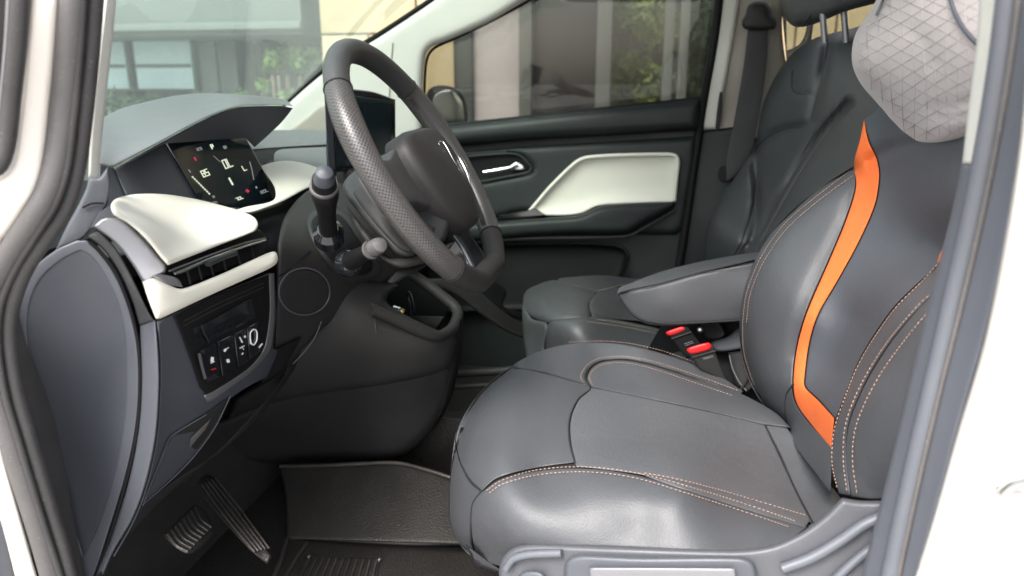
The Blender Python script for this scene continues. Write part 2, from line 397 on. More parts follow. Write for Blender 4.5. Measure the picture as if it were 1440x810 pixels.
# entrance building ahead of the windscreen, front plane at Y=5
BY = 5.0
bld = thing('office_building', 'low grey building with dark porch and pale blue windows beyond the windscreen', 'building', (-3.5, BY + .2, 0))
hexa('wall', -9, Xat(452, BY), BY + .9, BY + 1.1, 0, 3.2, M['walldark'], bld)
hexa('canopy', -9, Xat(448, BY), BY - .2, BY + 1.0, at(340, 52, BY).z, 3.3, M['wallgrey'], bld)
hexa('canopy_edge', -9, Xat(452, BY), BY - .27, BY - .2, at(340, 46, BY).z, at(340, 36, BY).z, M['wallgrey'], bld)
for x0, x1, mm in ((168, 195, 'walldark'), (264, 285, 'walldark'), (285, 322, 'wallgrey'), (325, 350, 'frame_grey'), (378, 388, 'walldark')):
    hexa('porch_post', Xat(x0, BY + .5), Xat(x1, BY + .5), BY + .35, BY + .6, 0, at(340, 50, BY).z, M[mm], bld)
for x0, x1 in ((120, 176), (192, 268)):
    wn = hexa('window', Xat(x0, BY + .28), Xat(x1 + 8, BY + .28), BY + .30, BY + .38, at(200, 128, BY + .28).z, at(200, 55, BY + .28).z, M['frame_grey'], bld)
    hexa('pane', Xat(x0 + 3, BY + .28), Xat(x1 + 6, BY + .28), BY + .27, BY + .295, at(200, 125, BY + .28).z, at(200, 58, BY + .28).z, M['paleblue'], wn)
    hexa('sash_bar', Xat(x0 + 3, BY + .28), Xat(x1 + 6, BY + .28), BY + .25, BY + .265, at(200, 95, BY + .28).z, at(200, 91, BY + .28).z, M['walldark'], wn)
# beige tiled wall with single tiles
def tilewall(x0, x1, Y, z0, z1, tw, th, label, nm='tiled_wall'):
    t = thing(nm, label, 'wall', ((x0 + x1) / 2, Y, 0))
    hexa('backing', x0, x1, Y + .03, Y + .25, 0, z1, M['joint'], t)
    me = None; z = z0; row = 0
    while z < z1 - .05:
        x = x0 - (tw / 2 if row % 2 else 0)
        while x < x1:
            a = max(x, x0) + .006; b = min(x + tw, x1) - .006
            if b - a > .05:
                hexa('tile', a, b, Y + rng.uniform(-.004, .004), Y + .028, z + .006, min(z + th, z1) - .006, M['tile'], t, bev=.005)
            x += tw
        z += th; row += 1
    return t
tilewall(Xat(455, 4.6), Xat(640, 4.6), 4.6, .6, 3.0, .62, .42, 'beige stone tiled wall seen through windscreen and front of passenger window')
# glazed front behind the passenger window
gz = thing('glazed_shopfront', 'dark glass shopfront with grey frames beyond the passenger window', 'building', (-.3, 4.9, 0))
hexa('dark_panel', Xat(641, 4.7), Xat(668, 4.7), 4.62, 4.70, 0, 3.2, M['walldark'], gz)
hexa('reflection_panel', Xat(666, 4.7), Xat(736, 4.7), 4.66, 4.72, 0, 3.2, M['lilac'], gz)  # opaque panel painted as the pale reflection in the glass
hexa('mullion', Xat(735, 4.7), Xat(752, 4.7), 4.55, 4.70, 0, 3.2, M['frame_grey'], gz)
hexa('glass_panel', Xat(752, 4.7), Xat(838, 4.7), 4.64, 4.70, 0, 3.2, M['darkglass'], gz)
hexa('mullion', Xat(840, 4.7), Xat(860, 4.7), 4.52, 4.70, 0, 3.2, M['frame_grey'], gz)
hexa('mullion', Xat(930, 4.7), Xat(943, 4.7), 4.52, 4.70, 0, 3.2, M['frame_grey'], gz)
hexa('mullion', Xat(950, 4.7), Xat(963, 4.7), 4.52, 4.70, 0, 3.2, M['frame_grey'], gz)
hexa('sill_rail', Xat(752, 4.7), Xat(1010, 4.7), 4.50, 4.72, .6, .72, M['frame_grey'], gz)
hexa('rear_wall', -1.0, 6, 6.4, 6.6, 0, 3.6, M['walldark'], gz)
tilewall(Xat(1085, 4.8), Xat(1235, 4.8) + .3, 4.8, .6, 3.2, .22, .5, 'narrow beige tiled wall seen between the passenger headrest posts')
# shrubs of leaf faces
def shrub(x, y, h, r, mm, label, n=4200, ls=.026, z0=0, group=None):
    t = thing('garden_shrub', label, 'shrub', (x, y, z0)); 
    if group: t['group'] = group
    V = []; F = []
    cl = [(rng.normal(0, r * .5), rng.normal(0, r * .4), z0 + h * rng.uniform(.2, .95), r * rng.uniform(.18, .42)) for _ in range(26)]
    for i in range(n):
        c = cl[rng.integers(len(cl))]; d = rng.normal(size=3); d /= np.linalg.norm(d)
        p = np.array([x + c[0], y + c[1], c[2]]) + d * c[3] * rng.uniform(.6, 1.05)
        a = rng.normal(size=3); a /= np.linalg.norm(a); b = np.cross(a, d); b /= np.linalg.norm(b) + 1e-6; s = ls * rng.uniform(.6, 1.3)
        k = len(V); V += [p - a * s, p + b * s * .45, p + a * s, p - b * s * .45]; F.append((k, k + 1, k + 2, k + 3))
    me = bpy.data.meshes.new('m'); me.from_pydata([tuple(v) for v in V], [], F)
    mesh('foliage', me, mm, t, smooth=False, kind='stuff')
    for k in range(5):
        a = rng.uniform(0, 6.28); tube('stem', smooth3([(x, y, z0), (x + .1 * math.cos(a), y + .1 * math.sin(a), z0 + h * .3), (x + r * .4 * math.cos(a), y + r * .4 * math.sin(a), z0 + h * .8)], 4), [.022] * 5 + [.014] * 4, M['twig'], t, sides=6)
    return t
def shr(px, Y, h, r, mm, label, **k): shrub(Xat(px, Y), Y, h, r, M[mm], label, **k)
shr(402, 4.9, 1.50, .26, 'leafA', 'mid green bush by the windscreen building, beside the beige tiled wall')
shr(300, 5.1, 1.02, .40, 'leafB', 'low dark green bush under the pale blue windows, nearer the porch posts')
shr(190, 5.1, 1.06, .45, 'leafB', 'low dark green bush under the pale blue windows, beside the near windscreen pillar')
shr(895, 5.3, 1.95, .42, 'leafC', 'bright yellow green bush beyond the middle of the passenger window', n=6500)
shr(870, 5.9, 2.4, .5, 'leafB', 'dark green bush behind the yellow green one', n=5500)
shr(985, 5.3, 2.3, .42, 'leafB', 'dark green bush beyond the rear edge of the passenger window', n=6500)
shr(1250, 5.0, 2.5, .5, 'leafB', 'dark leafy bush beyond the rear window beside the grey pillow', n=6500)
shr(660, 7.2, 2.5, .5, 'leafA', 'tall green bush behind the shopfront', n=600)
# ================================================================ the car body
body = thing('car_body', 'white car body around the open front door opening, with grey rubber door seals', 'car body', (0, .7, .25))
W_ = [(-1.42, .755), (-1.07, 1.03), (-.73, 1.30), (-.50, 1.47), (-.30, 1.56)]
def windshield_pt(x, y):
    z = np.interp(x, [a for a, b in W_], [b for a, b in W_]); return (x - .05 * (1 - ((y - 1.4) / .7) ** 2), y, z)
V = []; F = []; xs = np.linspace(-1.40, -.34, 14); ys = np.linspace(.70, 2.10, 14)
for x in xs:
    for y in ys: V.append(windshield_pt(x, y))
for i in range(13):
    for j in range(13): a = i * 14 + j; F.append((a, a + 1, a + 15, a + 14))
mesh('windscreen', raw(V, F), M['windscreen'], body)
# roof, floor, outer walls: closed cabin above, below and behind
hexa('roof', -.36, 2.2, .74, 2.14, 1.60, 1.64, M['trimgrey'], body, bev=.015)
hexa('roof_skin', -.36, 2.2, .70, 2.18, 1.645, 1.66, M['paint'], body, bev=.006)
hexa('floor', -1.3, 2.2, .72, 2.2, .27, .315, M['mat'], body)
hexa('bulkhead', -1.45, -1.28, .74, 2.2, .27, .84, M['darker'], body)
hexa('bonnet', -2.3, -1.42, .72, 2.16, .70, .76, M['paint'], body, bev=.03)
hexa('tunnel_side', -1.28, .5, 1.38, 1.42, .31, .46, M['mat'], body)
# far front pillar (inner trim) and far window surround, inside plane about Y=2.08
S_far = Surf([('Y', 380, 190, 2.05), ('Y', 610, 0, 2.06), ('Y', 735, -20, 2.07), ('Y', 600, 180, 2.09), ('Y', 470, 180, 2.05), ('Y', 700, 60, 2.08)])
panel('far_front_pillar_trim', [(352, 215, 1), (382, 182), (402, 146), (465, 92), (535, 48), (600, 5), (640, -25, 1), (770, -25, 1), (738, 0), (690, 30), (632, 56), (607, 66), (598, 80), (594, 120), (594, 190, 1), (540, 215, 1), (430, 216, 1)], S_far, M['trimwhite'], body, thick=.05, rnd=(12, .02))
surftube('windscreen_edge_seal', [(398, 147), (465, 91), (535, 47), (600, 4), (632, -20)], S_far, .007, M['darker'], body, off=.01)
surftube('sail_joint', [(552, 60), (548, 120), (545, 200)], S_far, .002, M['trimgrey'], body, off=-.001)
# far centre pillar
S_fb = Surf([('Y', 1010, 0, 2.10), ('Y', 985, 180, 2.12), ('Y', 1040, 100, 2.07), ('Y', 1100, 50, 2.08), ('Y', 1120, 120, 2.10), ('Y', 1000, 300, 2.08), ('Y', 960, 400, 2.08), ('Y', 1090, 250, 2.08)])
panel('far_centre_pillar_trim', [(1016, -30, 1), (1108, -30, 1), (1100, 20), (1104, 80), (1118, 125), (1130, 180, 1), (1080, 260, 1), (1000, 240, 1), (978, 190, 1), (990, 130), (1004, 60)], S_fb, M['trimgrey'], body, thick=.04, rnd=(10, .015))
panel('far_centre_pillar_edge', [(1018, -30, 1), (1044, -30, 1), (1034, 40), (1020, 120), (1008, 182, 1), (983, 182, 1), (994, 110), (1006, 40)], S_fb, M['trimwhite'], body, thick=.02, rnd=(7, .012), off=-.02)
panel('far_lower_pillar_trim', [(983, 184, 1), (1032, 178, 1), (1075, 200, 1), (1060, 400, 1), (948, 420, 1), (955, 340), (968, 260)], S_fb, M['doorskin'], body, thick=.04, rnd=(8, .012), off=-.01)
panel('belt_height_slot', [(1012, 130), (1016, 128), (1012, 180), (1006, 180)], S_fb, M['dark'], body, thick=.004, rnd=(1, .001), off=-.026)
surftube('door_edge_seal', [(1014, -25), (1004, 60), (990, 140), (975, 240), (962, 330), (948, 415)], S_fb, .011, M['darker'], body, off=-.02)
# far rear side window surround
S_rr = PY(2.10)
panel('far_rear_pillar_trim', [(1095, -30, 1), (1300, -30, 1), (1300, 90, 1), (1160, 120, 1), (1110, 130, 1)], S_rr, M['trimgrey'], body, thick=.04, rnd=(8, .01),
      holes=[[(1106, 8, 1), (1140, 0, 1), (1132, 48), (1122, 64), (1106, 71, 1)], [(1150, -10, 1), (1290, -10, 1), (1290, 60, 1), (1140, 62, 1)]])
panel('rear_quarter_glass', [(1098, -20, 1), (1296, -20, 1), (1296, 84, 1), (1106, 84, 1)], PY(2.13), M['sideglass'], body, thick=.004, rnd=(2, .001), sp=40)
hexa('rear_wall', 1.9, 2.0, .74, 2.14, .3, 1.6, M['trimgrey'], body)
hexa('far_rear_side', 1.1, 2.0, 2.13, 2.18, .3, 1.02, M['doorskin'], body)
hexa('far_front_side', -1.5, -.55, 2.14, 2.18, .28, .98, M['doorskin'], body)
panel('far_pillar_speaker_cover', [(404, 186, 1), (432, 164), (452, 148), (470, 150, 1), (470, 188, 1)], S_far, M['trimgrey'], body, thick=.02, rnd=(4, .006), off=-.012)
# near front pillar: paint, seals, trim
S_n = Surf([('Y', 0, 0, .60), ('Y', 80, 0, .62), ('Y', 160, 0, .68), ('Y', 130, 250, .68), ('Y', 40, 280, .62), ('Y', 0, 420, .64), ('Y', 30, 600, .645), ('Y', 90, 800, .66), ('Y', -20, 200, .60)])
panel('painted_front_pillar', [(36, -30, 1), (92, -30, 1), (84, 80), (76, 160), (66, 250), (40, 300), (6, 345), (-40, 372, 1), (-40, 250, 1), (-6, 244), (10, 226), (18, 180), (26, 110)], S_n, M['paint'], body, thick=.03, rnd=(16, .02))
surftube('quarter_glass_seal', [(30, -30), (24, 60), (17, 130), (8, 205), (-6, 236), (-40, 240)], S_n, .008, M['rubber2'], body, off=-.004)
panel('quarter_glass', [(-60, -30, 1), (24, -30, 1), (18, 60), (10, 150), (0, 225), (-60, 238, 1)], S_n, M['darkglass'], body, thick=.005, rnd=(2, .001), off=.012)
surftube('glass_chrome_strip', [(14, -30), (10, 50), (4, 120), (-4, 200)], S_n, .0022, M['silver'], body, off=-.002)
panel('seal_flange', [(82, -30, 1), (140, -30, 1), (126, 90), (112, 190), (96, 290), (55, 360), (22, 420), (16, 470), (26, 560), (52, 650), (82, 740), (112, 830, 1), (60, 830, 1), (40, 760), (-5, 620), (-40, 560, 1), (-40, 365, 1), (10, 330), (55, 270), (72, 160)], S_n, M['rubber'], body, thick=.02, rnd=(8, .008), off=.008)
tubeflat = dict(sides=14)
surftube('outer_door_seal', [(104, -30), (98, 60), (91, 140), (82, 210), (66, 270), (38, 318), (8, 365), (-18, 420), (-22, 480), (-8, 550), (12, 610), (34, 680), (56, 750), (78, 830)], S_n, .0115, M['rubber'], body, off=-.002, **tubeflat)
surftube('inner_door_seal', [(134, -30), (127, 70), (118, 160), (108, 235), (92, 290), (62, 336), (34, 380), (16, 430), (12, 480), (22, 550), (42, 620), (66, 700), (88, 770), (104, 830)], S_n, .0085, M['rubber2'], body, off=-.006, **tubeflat)
surftube('seal_lip', [(118, -30), (112, 70), (104, 160), (94, 235), (78, 285), (50, 330), (20, 380), (0, 430), (-4, 480), (6, 550), (26, 620), (50, 700), (72, 770), (92, 830)], S_n, .004, M['rubber2'], body, off=-.012, sides=8)
panel('near_front_pillar_trim', [(150, -30, 1), (166, -30, 1), (158, 60), (148, 150), (139, 238), (136, 250, 1), (124, 250, 1), (128, 180), (138, 80)], S_n, M['trimwhite'], body, thick=.03, rnd=(5, .008), off=.03, label='cream narrow trim strip of the near front pillar')
panel('painted_sill', [(-30, 590, 1), (-5, 600), (8, 650), (30, 730), (58, 830, 1), (26, 830, 1), (0, 730), (-30, 640, 1)], S_n, M['paint'], body, thick=.02, rnd=(5, .006), off=.0)
panel('hinge_cover', [(-40, 640, 1), (-4, 700), (26, 830, 1), (-40, 830, 1)], S_n, M['bluegrey2'], body, thick=.02, rnd=(4, .004), off=.012)
# near centre pillar
S_p = Surf([('Y', 1360, 230, .70), ('Y', 1213, 810, .70), ('Y', 1440, 0, .62), ('Y', 1400, 400, .64), ('Y', 1290, 810, .64), ('Y', 1300, 540, .70), ('Y', 1390, 0, .68)])
panel('near_centre_pillar_upper_trim', [(1378, -30, 1), (1408, -30, 1), (1398, 60), (1384, 150), (1371, 232, 1), (1353, 230, 1), (1362, 150), (1374, 50)], S_p, M['trimwhite'], body, thick=.03, rnd=(5, .006), off=.006)
panel('near_centre_pillar_trim', [(1353, 228, 1), (1374, 232, 1), (1398, 100), (1408, -30, 1), (1440, -30, 1), (1412, 150), (1376, 330), (1335, 520), (1290, 700), (1262, 830, 1), (1206, 830, 1), (1240, 700), (1278, 540), (1312, 400), (1338, 300)], S_p, M['pillargrey'], body, thick=.03, rnd=(7, .008), off=.008)
surftube('centre_pillar_seal', [(1424, -30), (1410, 80), (1392, 190), (1368, 310), (1340, 430), (1312, 550), (1284, 670), (1258, 790), (1250, 830)], S_p, .0095, M['pillargrey'], body, off=-.004, sides=14)
surftube('centre_pillar_seal_groove', [(1436, -30), (1422, 80), (1404, 190), (1380, 310), (1352, 430), (1322, 550), (1294, 670), (1268, 790), (1260, 830)], S_p, 0.0025, M['rubber'], body, off=-.004, sides=8)
panel('centre_pillar_flange', [(1426, -30, 1), (1480, -30, 1), (1470, 60), (1440, 210), (1416, 340), (1384, 480), (1350, 600), (1318, 720), (1288, 830, 1), (1250, 830, 1), (1286, 680), (1338, 450), (1392, 200)], S_p, M['pillargrey'], body, thick=.02, rnd=(9, .008), off=-.001)
S_o = Surf([('Y', 1440, 100, .58), ('Y', 1400, 400, .60), ('Y', 1290, 810, .60), ('Y', 1500, 400, .56), ('Y', 1440, 810, .56)])
panel('painted_centre_pillar', [(1446, 60, 1), (1520, 60, 1), (1520, 840, 1), (1278, 840, 1), (1312, 730), (1346, 610), (1384, 480), (1412, 340), (1434, 200)], S_o, M['paint'], body, thick=.03, rnd=(10, .012), off=.0)
panel('striker_plate', [(1396, 688), (1404, 682), (1440, 690, 1), (1480, 690, 1), (1480, 716, 1), (1440, 714, 1), (1412, 704)], S_o, M['steel'], body, thick=.008, rnd=(3, .003), off=-.012)
surftube('striker_loop', [(1412, 695), (1424, 684), (1446, 678), (1470, 672)], S_o, .004, M['steel'], body, off=-.02)
# near sill below the seat and behind
hexa('near_sill', -.9, 1.2, .66, .74, .20, .33, M['bluegrey'], body)
hexa('rear_near_side', .45, 2.0, .70, .74, .3, 1.6, M['trimgrey'], body)
hexa('near_front_wing', -2.2, -.71, .58, .69, .22, .96, M['paint'], body, bev=.03)
hexa('near_hinge_wall', -1.5, -.70, .695, .74, .25, .98, M['rubber2'], body)
hexa('near_rear_door', .37, 2.2, .56, .66, .22, 1.10, M['paint'], body, bev=.03)
hexa('near_rear_pillar', .37, .52, .60, .70, 1.10, 1.62, M['paint'], body, bev=.02)
hexa('near_rear_window', .52, 2.0, .64, .645, 1.10, 1.60, M['darkglass'], body, bev=0)
# ================================================================ passenger door
pd = thing('passenger_door', 'closed dark passenger door with cream insert, seen across the cabin', 'car door', (-.1, 2.12, .5))
S_pd = Surf([('Y', 630, 190, 2.10), ('Y', 985, 150, 2.10), ('Y', 700, 400, 2.06), ('Y', 950, 390, 2.06), ('Y', 820, 250, 2.10), ('Y', 560, 300, 2.08)])
panel('lower_skin', [(520, 180, 1), (985, 150, 1), (975, 240), (963, 330), (935, 560, 1), (500, 600, 1)], S_pd, M['doorskin'], pd, thick=.04, rnd=(3, .004), off=.02)
panel('belt_rail', [(560, 186, 1), (628, 176), (720, 166), (850, 152), (988, 137, 1), (986, 160), (982, 183, 1), (860, 190), (740, 197), (640, 206), (560, 212, 1)], S_pd, M['doorskin'], pd, thick=.05, rnd=(14, .035), off=-.035)
surftube('window_seal', [(560, 188), (628, 177), (720, 167), (850, 153), (988, 138)], S_pd, .005, M['darker'], pd, off=-.01)
panel('upper_panel', [(640, 214, 1), (740, 206), (860, 199), (981, 191, 1), (976, 240), (962, 320, 1), (950, 330, 1), (800, 330, 1), (742, 300), (690, 308), (620, 312, 1)], S_pd, M['doorskin'], pd, thick=.03, rnd=(10, .022), off=-.012,
      holes=[[(652, 224), (672, 219), (720, 216), (733, 220), (748, 236), (744, 242), (700, 251), (676, 255), (664, 250)]])
panel('handle_recess', [(648, 216, 1), (740, 212, 1), (756, 250, 1), (660, 262, 1)], S_pd, M['darker'], pd, thick=.01, rnd=(4, .004), off=.015)
surftube('handle_bezel', [(664, 250), (676, 255), (700, 251), (744, 242), (748, 236), (733, 220), (720, 216), (672, 219), (652, 224)], S_pd, .0035, M['doorskin'], pd, off=-.012, closed=True, label='raised rim round the handle recess')
hd = tube('door_handle', S_pd.p3([(680, 242.5), (700, 239.5), (718, 236), (723, 233), (728, 230)], -.012), [.006, .0065, .007, .009, .009], M['chrome'], pd, sides=12)
panel('handle_base', [(719, 240), (722, 231), (729, 228), (740, 235), (738, 239)], S_pd, M['chrome'], pd, thick=.012, rnd=(3, .006), off=-.004)
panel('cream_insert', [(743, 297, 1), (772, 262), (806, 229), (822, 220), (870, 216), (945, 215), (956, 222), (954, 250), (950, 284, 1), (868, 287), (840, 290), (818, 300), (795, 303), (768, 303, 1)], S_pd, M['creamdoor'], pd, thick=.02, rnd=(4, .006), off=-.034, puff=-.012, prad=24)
surftube('insert_rim', [(745, 297), (774, 263), (808, 230), (824, 222), (870, 218.5), (944, 217.5), (953, 223), (951, 250), (948, 282)], S_pd, .0055, M['creamdoor'], pd, off=-.036)
panel('switch_plate', [(700, 303, 1), (742, 296), (752, 293), (768, 303, 1), (702, 308, 1)], S_pd, M['gloss'], pd, thick=.01, rnd=(2, .003), off=-.05)
S_arm = Surf([('Y', 620, 320, 2.02), ('Y', 700, 320, 2.02), ('Y', 950, 300, 2.04), ('Y', 880, 325, 2.02), ('Y', 800, 310, 2.01)])
panel('armrest', [(600, 318, 1), (690, 312), (770, 306), (815, 302), (845, 290), (880, 286), (948, 284), (947, 292), (905, 315), (880, 328), (800, 330), (740, 333), (690, 338), (600, 346, 1)], S_arm, M['doorskin'], pd, thick=.07, rnd=(9, .03), off=-.01)
surftube('armrest_edge', [(640, 344), (700, 338), (760, 335), (880, 332), (910, 318), (950, 295)], S_arm, .004, M['dark'], pd, off=.012)
panel('door_pocket', [(600, 350, 1), (700, 346), (800, 344), (866, 348), (880, 356), (876, 378), (868, 395), (860, 430, 1), (600, 440, 1)], S_pd, M['darker'], pd, thick=.01, rnd=(8, -.02), off=-.004)
surftube('pocket_edge', [(700, 344), (800, 342), (866, 345), (882, 356), (878, 376), (868, 396)], S_pd, .004, M['doorskin'], pd, off=-.006)
surftube('panel_crease', [(884, 330), (906, 318), (930, 304), (948, 294)], S_pd, .003, M['darker'], pd, off=-.014)
panel('side_window', [(585, 60, 1), (640, 40, 1), (760, -40, 1), (1022, -40, 1), (1012, 20), (992, 142, 1), (600, 188, 1)], PY(2.14), M['sideglass'], pd, thick=.004, rnd=(2, .001), sp=60)
surftube('window_frame_seal', [(596, 182), (597, 120), (600, 84), (610, 68), (640, 54), (690, 30), (745, 0), (770, -20)], PY(2.12), .004, M['darker'], pd)
surftube('window_rear_seal', [(1017, -25), (1006, 50), (988, 142)], PY(2.12), .006, M['darker'], pd)
# door mirror, outside the passenger window
panel('mirror_housing', [(596, 178, 1), (598, 140), (604, 125), (620, 120), (640, 124), (652, 136), (658, 158), (656, 182, 1)], PY(2.32), M['darker'], pd, thick=.10, rnd=(10, .05))
panel('mirror_glass', [(608, 176), (610, 138), (620, 129), (636, 128), (648, 140), (652, 160), (650, 178)], PY(2.317), M['chrome'], pd, thick=.004, rnd=(2, .001), off=-.0)
# ================================================================ passenger seat
ps = thing('passenger_seat', 'black leather passenger seat on the far side, beyond the armrest', 'car seat', (.1, 1.75, .32))
S_pb = Surf([('Y', 1205, 40, 1.72), ('Y', 1120, 75, 1.92), ('Y', 1070, 170, 1.97), ('Y', 1000, 320, 1.97), ('Y', 1040, 340, 1.80), ('Y', 1090, 380, 1.62), ('Y', 1130, 300, 1.54), ('Y', 1190, 190, 1.56), ('Y', 1230, 100, 1.58), ('Y', 1110, 200, 1.82), ('Y', 1140, 100, 1.80), ('Y', 1060, 300, 1.84), ('Y', 1000, 380, 1.95)])
S_pb.round([(1205, 40), (1150, 52), (1120, 70), (1092, 105), (1072, 150), (1064, 195)], 16, .06)
S_pb.groove([(1063, 208), (1080, 192), (1100, 183), (1130, 178)], 6, .022)
S_pb.groove([(1060, 345), (1085, 300), (1115, 250), (1145, 200), (1165, 175), (1192, 145)], 6, .030)
S_pb.groove([(1140, 170), (1150, 130), (1160, 90), (1164, 50)], 7, .022)
S_pb.groove([(1114, 100), (1114, 125), (1122, 132), (1140, 133)], 2.5, .005)
S_pb.groove([(1046, 358), (1062, 320), (1064, 270), (1060, 225), (1063, 208)], 6, .028)
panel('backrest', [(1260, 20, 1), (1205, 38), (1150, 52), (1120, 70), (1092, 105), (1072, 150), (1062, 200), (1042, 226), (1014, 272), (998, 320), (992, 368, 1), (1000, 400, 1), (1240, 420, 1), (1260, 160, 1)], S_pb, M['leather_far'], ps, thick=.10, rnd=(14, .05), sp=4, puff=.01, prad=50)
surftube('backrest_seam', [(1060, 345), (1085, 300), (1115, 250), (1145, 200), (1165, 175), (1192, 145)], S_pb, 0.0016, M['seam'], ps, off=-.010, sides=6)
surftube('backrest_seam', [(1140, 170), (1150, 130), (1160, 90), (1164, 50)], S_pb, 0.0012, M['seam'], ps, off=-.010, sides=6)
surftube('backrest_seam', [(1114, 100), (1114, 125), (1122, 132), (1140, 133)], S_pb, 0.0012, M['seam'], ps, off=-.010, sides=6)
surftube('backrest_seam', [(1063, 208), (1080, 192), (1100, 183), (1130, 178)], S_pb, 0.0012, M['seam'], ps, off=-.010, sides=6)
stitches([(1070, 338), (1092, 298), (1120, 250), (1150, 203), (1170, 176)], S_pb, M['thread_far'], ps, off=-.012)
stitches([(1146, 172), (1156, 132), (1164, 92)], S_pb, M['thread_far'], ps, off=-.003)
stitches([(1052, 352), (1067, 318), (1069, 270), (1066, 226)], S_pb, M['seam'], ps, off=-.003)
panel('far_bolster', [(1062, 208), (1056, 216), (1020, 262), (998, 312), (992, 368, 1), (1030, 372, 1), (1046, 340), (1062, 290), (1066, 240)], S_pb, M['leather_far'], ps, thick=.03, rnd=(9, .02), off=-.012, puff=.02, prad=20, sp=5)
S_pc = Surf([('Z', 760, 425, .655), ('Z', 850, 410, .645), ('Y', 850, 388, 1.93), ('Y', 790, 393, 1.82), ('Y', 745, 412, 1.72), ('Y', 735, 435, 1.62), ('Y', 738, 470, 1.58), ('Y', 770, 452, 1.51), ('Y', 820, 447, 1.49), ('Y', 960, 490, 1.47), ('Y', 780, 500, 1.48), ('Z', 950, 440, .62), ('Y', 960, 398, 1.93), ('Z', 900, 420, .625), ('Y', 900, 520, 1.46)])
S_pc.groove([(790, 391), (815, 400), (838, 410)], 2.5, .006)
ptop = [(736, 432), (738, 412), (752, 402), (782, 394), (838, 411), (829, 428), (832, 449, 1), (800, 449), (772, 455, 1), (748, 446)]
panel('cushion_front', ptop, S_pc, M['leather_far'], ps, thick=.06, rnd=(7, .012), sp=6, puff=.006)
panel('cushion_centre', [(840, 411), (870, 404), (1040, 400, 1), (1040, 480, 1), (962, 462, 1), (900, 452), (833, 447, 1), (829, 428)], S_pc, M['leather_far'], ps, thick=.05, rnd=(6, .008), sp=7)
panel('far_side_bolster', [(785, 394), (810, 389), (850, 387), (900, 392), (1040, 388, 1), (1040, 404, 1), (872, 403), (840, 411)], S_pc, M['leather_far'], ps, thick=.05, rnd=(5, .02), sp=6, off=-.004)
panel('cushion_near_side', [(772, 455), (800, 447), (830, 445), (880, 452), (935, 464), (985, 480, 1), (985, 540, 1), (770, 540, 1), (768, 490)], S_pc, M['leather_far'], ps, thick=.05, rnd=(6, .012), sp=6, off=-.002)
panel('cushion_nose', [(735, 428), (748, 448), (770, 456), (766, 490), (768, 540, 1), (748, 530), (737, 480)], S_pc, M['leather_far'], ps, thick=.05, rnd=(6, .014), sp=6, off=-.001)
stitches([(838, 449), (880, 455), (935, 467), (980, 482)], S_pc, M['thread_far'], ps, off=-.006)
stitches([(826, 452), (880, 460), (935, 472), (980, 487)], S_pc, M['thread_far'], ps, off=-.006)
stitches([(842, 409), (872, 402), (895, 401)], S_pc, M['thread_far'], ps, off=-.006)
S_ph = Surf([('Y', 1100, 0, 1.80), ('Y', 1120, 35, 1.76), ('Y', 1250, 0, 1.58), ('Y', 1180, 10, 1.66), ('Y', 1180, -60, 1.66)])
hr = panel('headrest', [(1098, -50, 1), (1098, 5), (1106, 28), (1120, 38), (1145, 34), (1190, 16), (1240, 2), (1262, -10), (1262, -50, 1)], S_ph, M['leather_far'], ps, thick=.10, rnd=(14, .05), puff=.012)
surftube('headrest_seam', [(1128, 36), (1142, 18), (1150, -8), (1150, -30)], S_ph, .0016, M['seam'], hr, off=-.006)
for x in (1158, 1188):
    tube('headrest_post', [at(x - 2, 10, 1.70), at(x + 2, 60, 1.70)], .0065, M['silver'], ps)
# passenger belt
bt = thing('seat_belt', 'black belt hanging from its pillar guide beside the passenger seat', 'seat belt', tuple(at(1068, 30, 2.04)))
S_bt = Surf([('Y', 1068, 20, 2.03), ('Y', 1060, 100, 2.02), ('Y', 1045, 240, 1.99), ('Y', 1030, 250, 1.99)])
panel('belt_strap', [(1052, 38, 1), (1080, 38, 1), (1078, 90), (1068, 160), (1058, 208), (1045, 232), (1030, 250, 1), (1022, 254, 1), (1022, 225), (1034, 160), (1046, 90)], S_bt, M['belt'], bt, thick=.004, rnd=(2, .001))
panel('belt_guide', [(1043, 30), (1048, 22), (1052, 8), (1062, 2), (1076, 3), (1084, 12), (1086, 22), (1092, 30), (1090, 40), (1082, 42), (1052, 42), (1044, 38)], S_bt, M['dark'], bt, thick=.03, rnd=(6, .014), off=-.02, puff=.008, prad=16)
panel('belt_slot', [(1012, 236), (1020, 234), (1030, 246), (1028, 255), (1016, 256), (1010, 248)], S_bt, M['darker'], bt, thick=.01, rnd=(2, .003), off=.01)
# ================================================================ driver seat
ds = thing('driver_seat', 'charcoal leather driver seat with orange backrest stripe and tan stitching, nearest the camera', 'car seat', (.0, 1.05, .32))
S_c = Surf([('Y', 720, 517, 1.19), ('Y', 760, 497, 1.26), ('Y', 810, 484, 1.30), ('Y', 900, 492, 1.30), ('Y', 1000, 540, 1.27), ('Y', 1050, 556, 1.25), ('Y', 1105, 595, 1.18), ('Z', 900, 600, .632), ('Z', 1000, 610, .615), ('Z', 1050, 660, .60), ('Z', 1120, 700, .585),
            ('Y', 820, 658, .865), ('Y', 760, 662, .87), ('Y', 960, 690, .825), ('Y', 1125, 745, .80), ('Y', 870, 668, .85), ('Z', 800, 560, .650), ('Z', 760, 600, .652), ('Z', 820, 620, .645), ('Z', 700, 640, .648),
            ('Y', 655, 590, 1.05), ('Y', 642, 630, 1.0), ('Y', 633, 700, .955), ('Y', 645, 760, .915), ('Y', 700, 790, .845), ('Y', 677, 690, .85), ('Y', 665, 740, .86), ('Y', 760, 710, .805), ('Y', 900, 740, .79), ('Y', 1050, 765, .79), ('Y', 720, 765, .80), ('Y', 900, 540, 1.22), ('Y', 840, 505, 1.28), ('Y', 1180, 800, .79)])
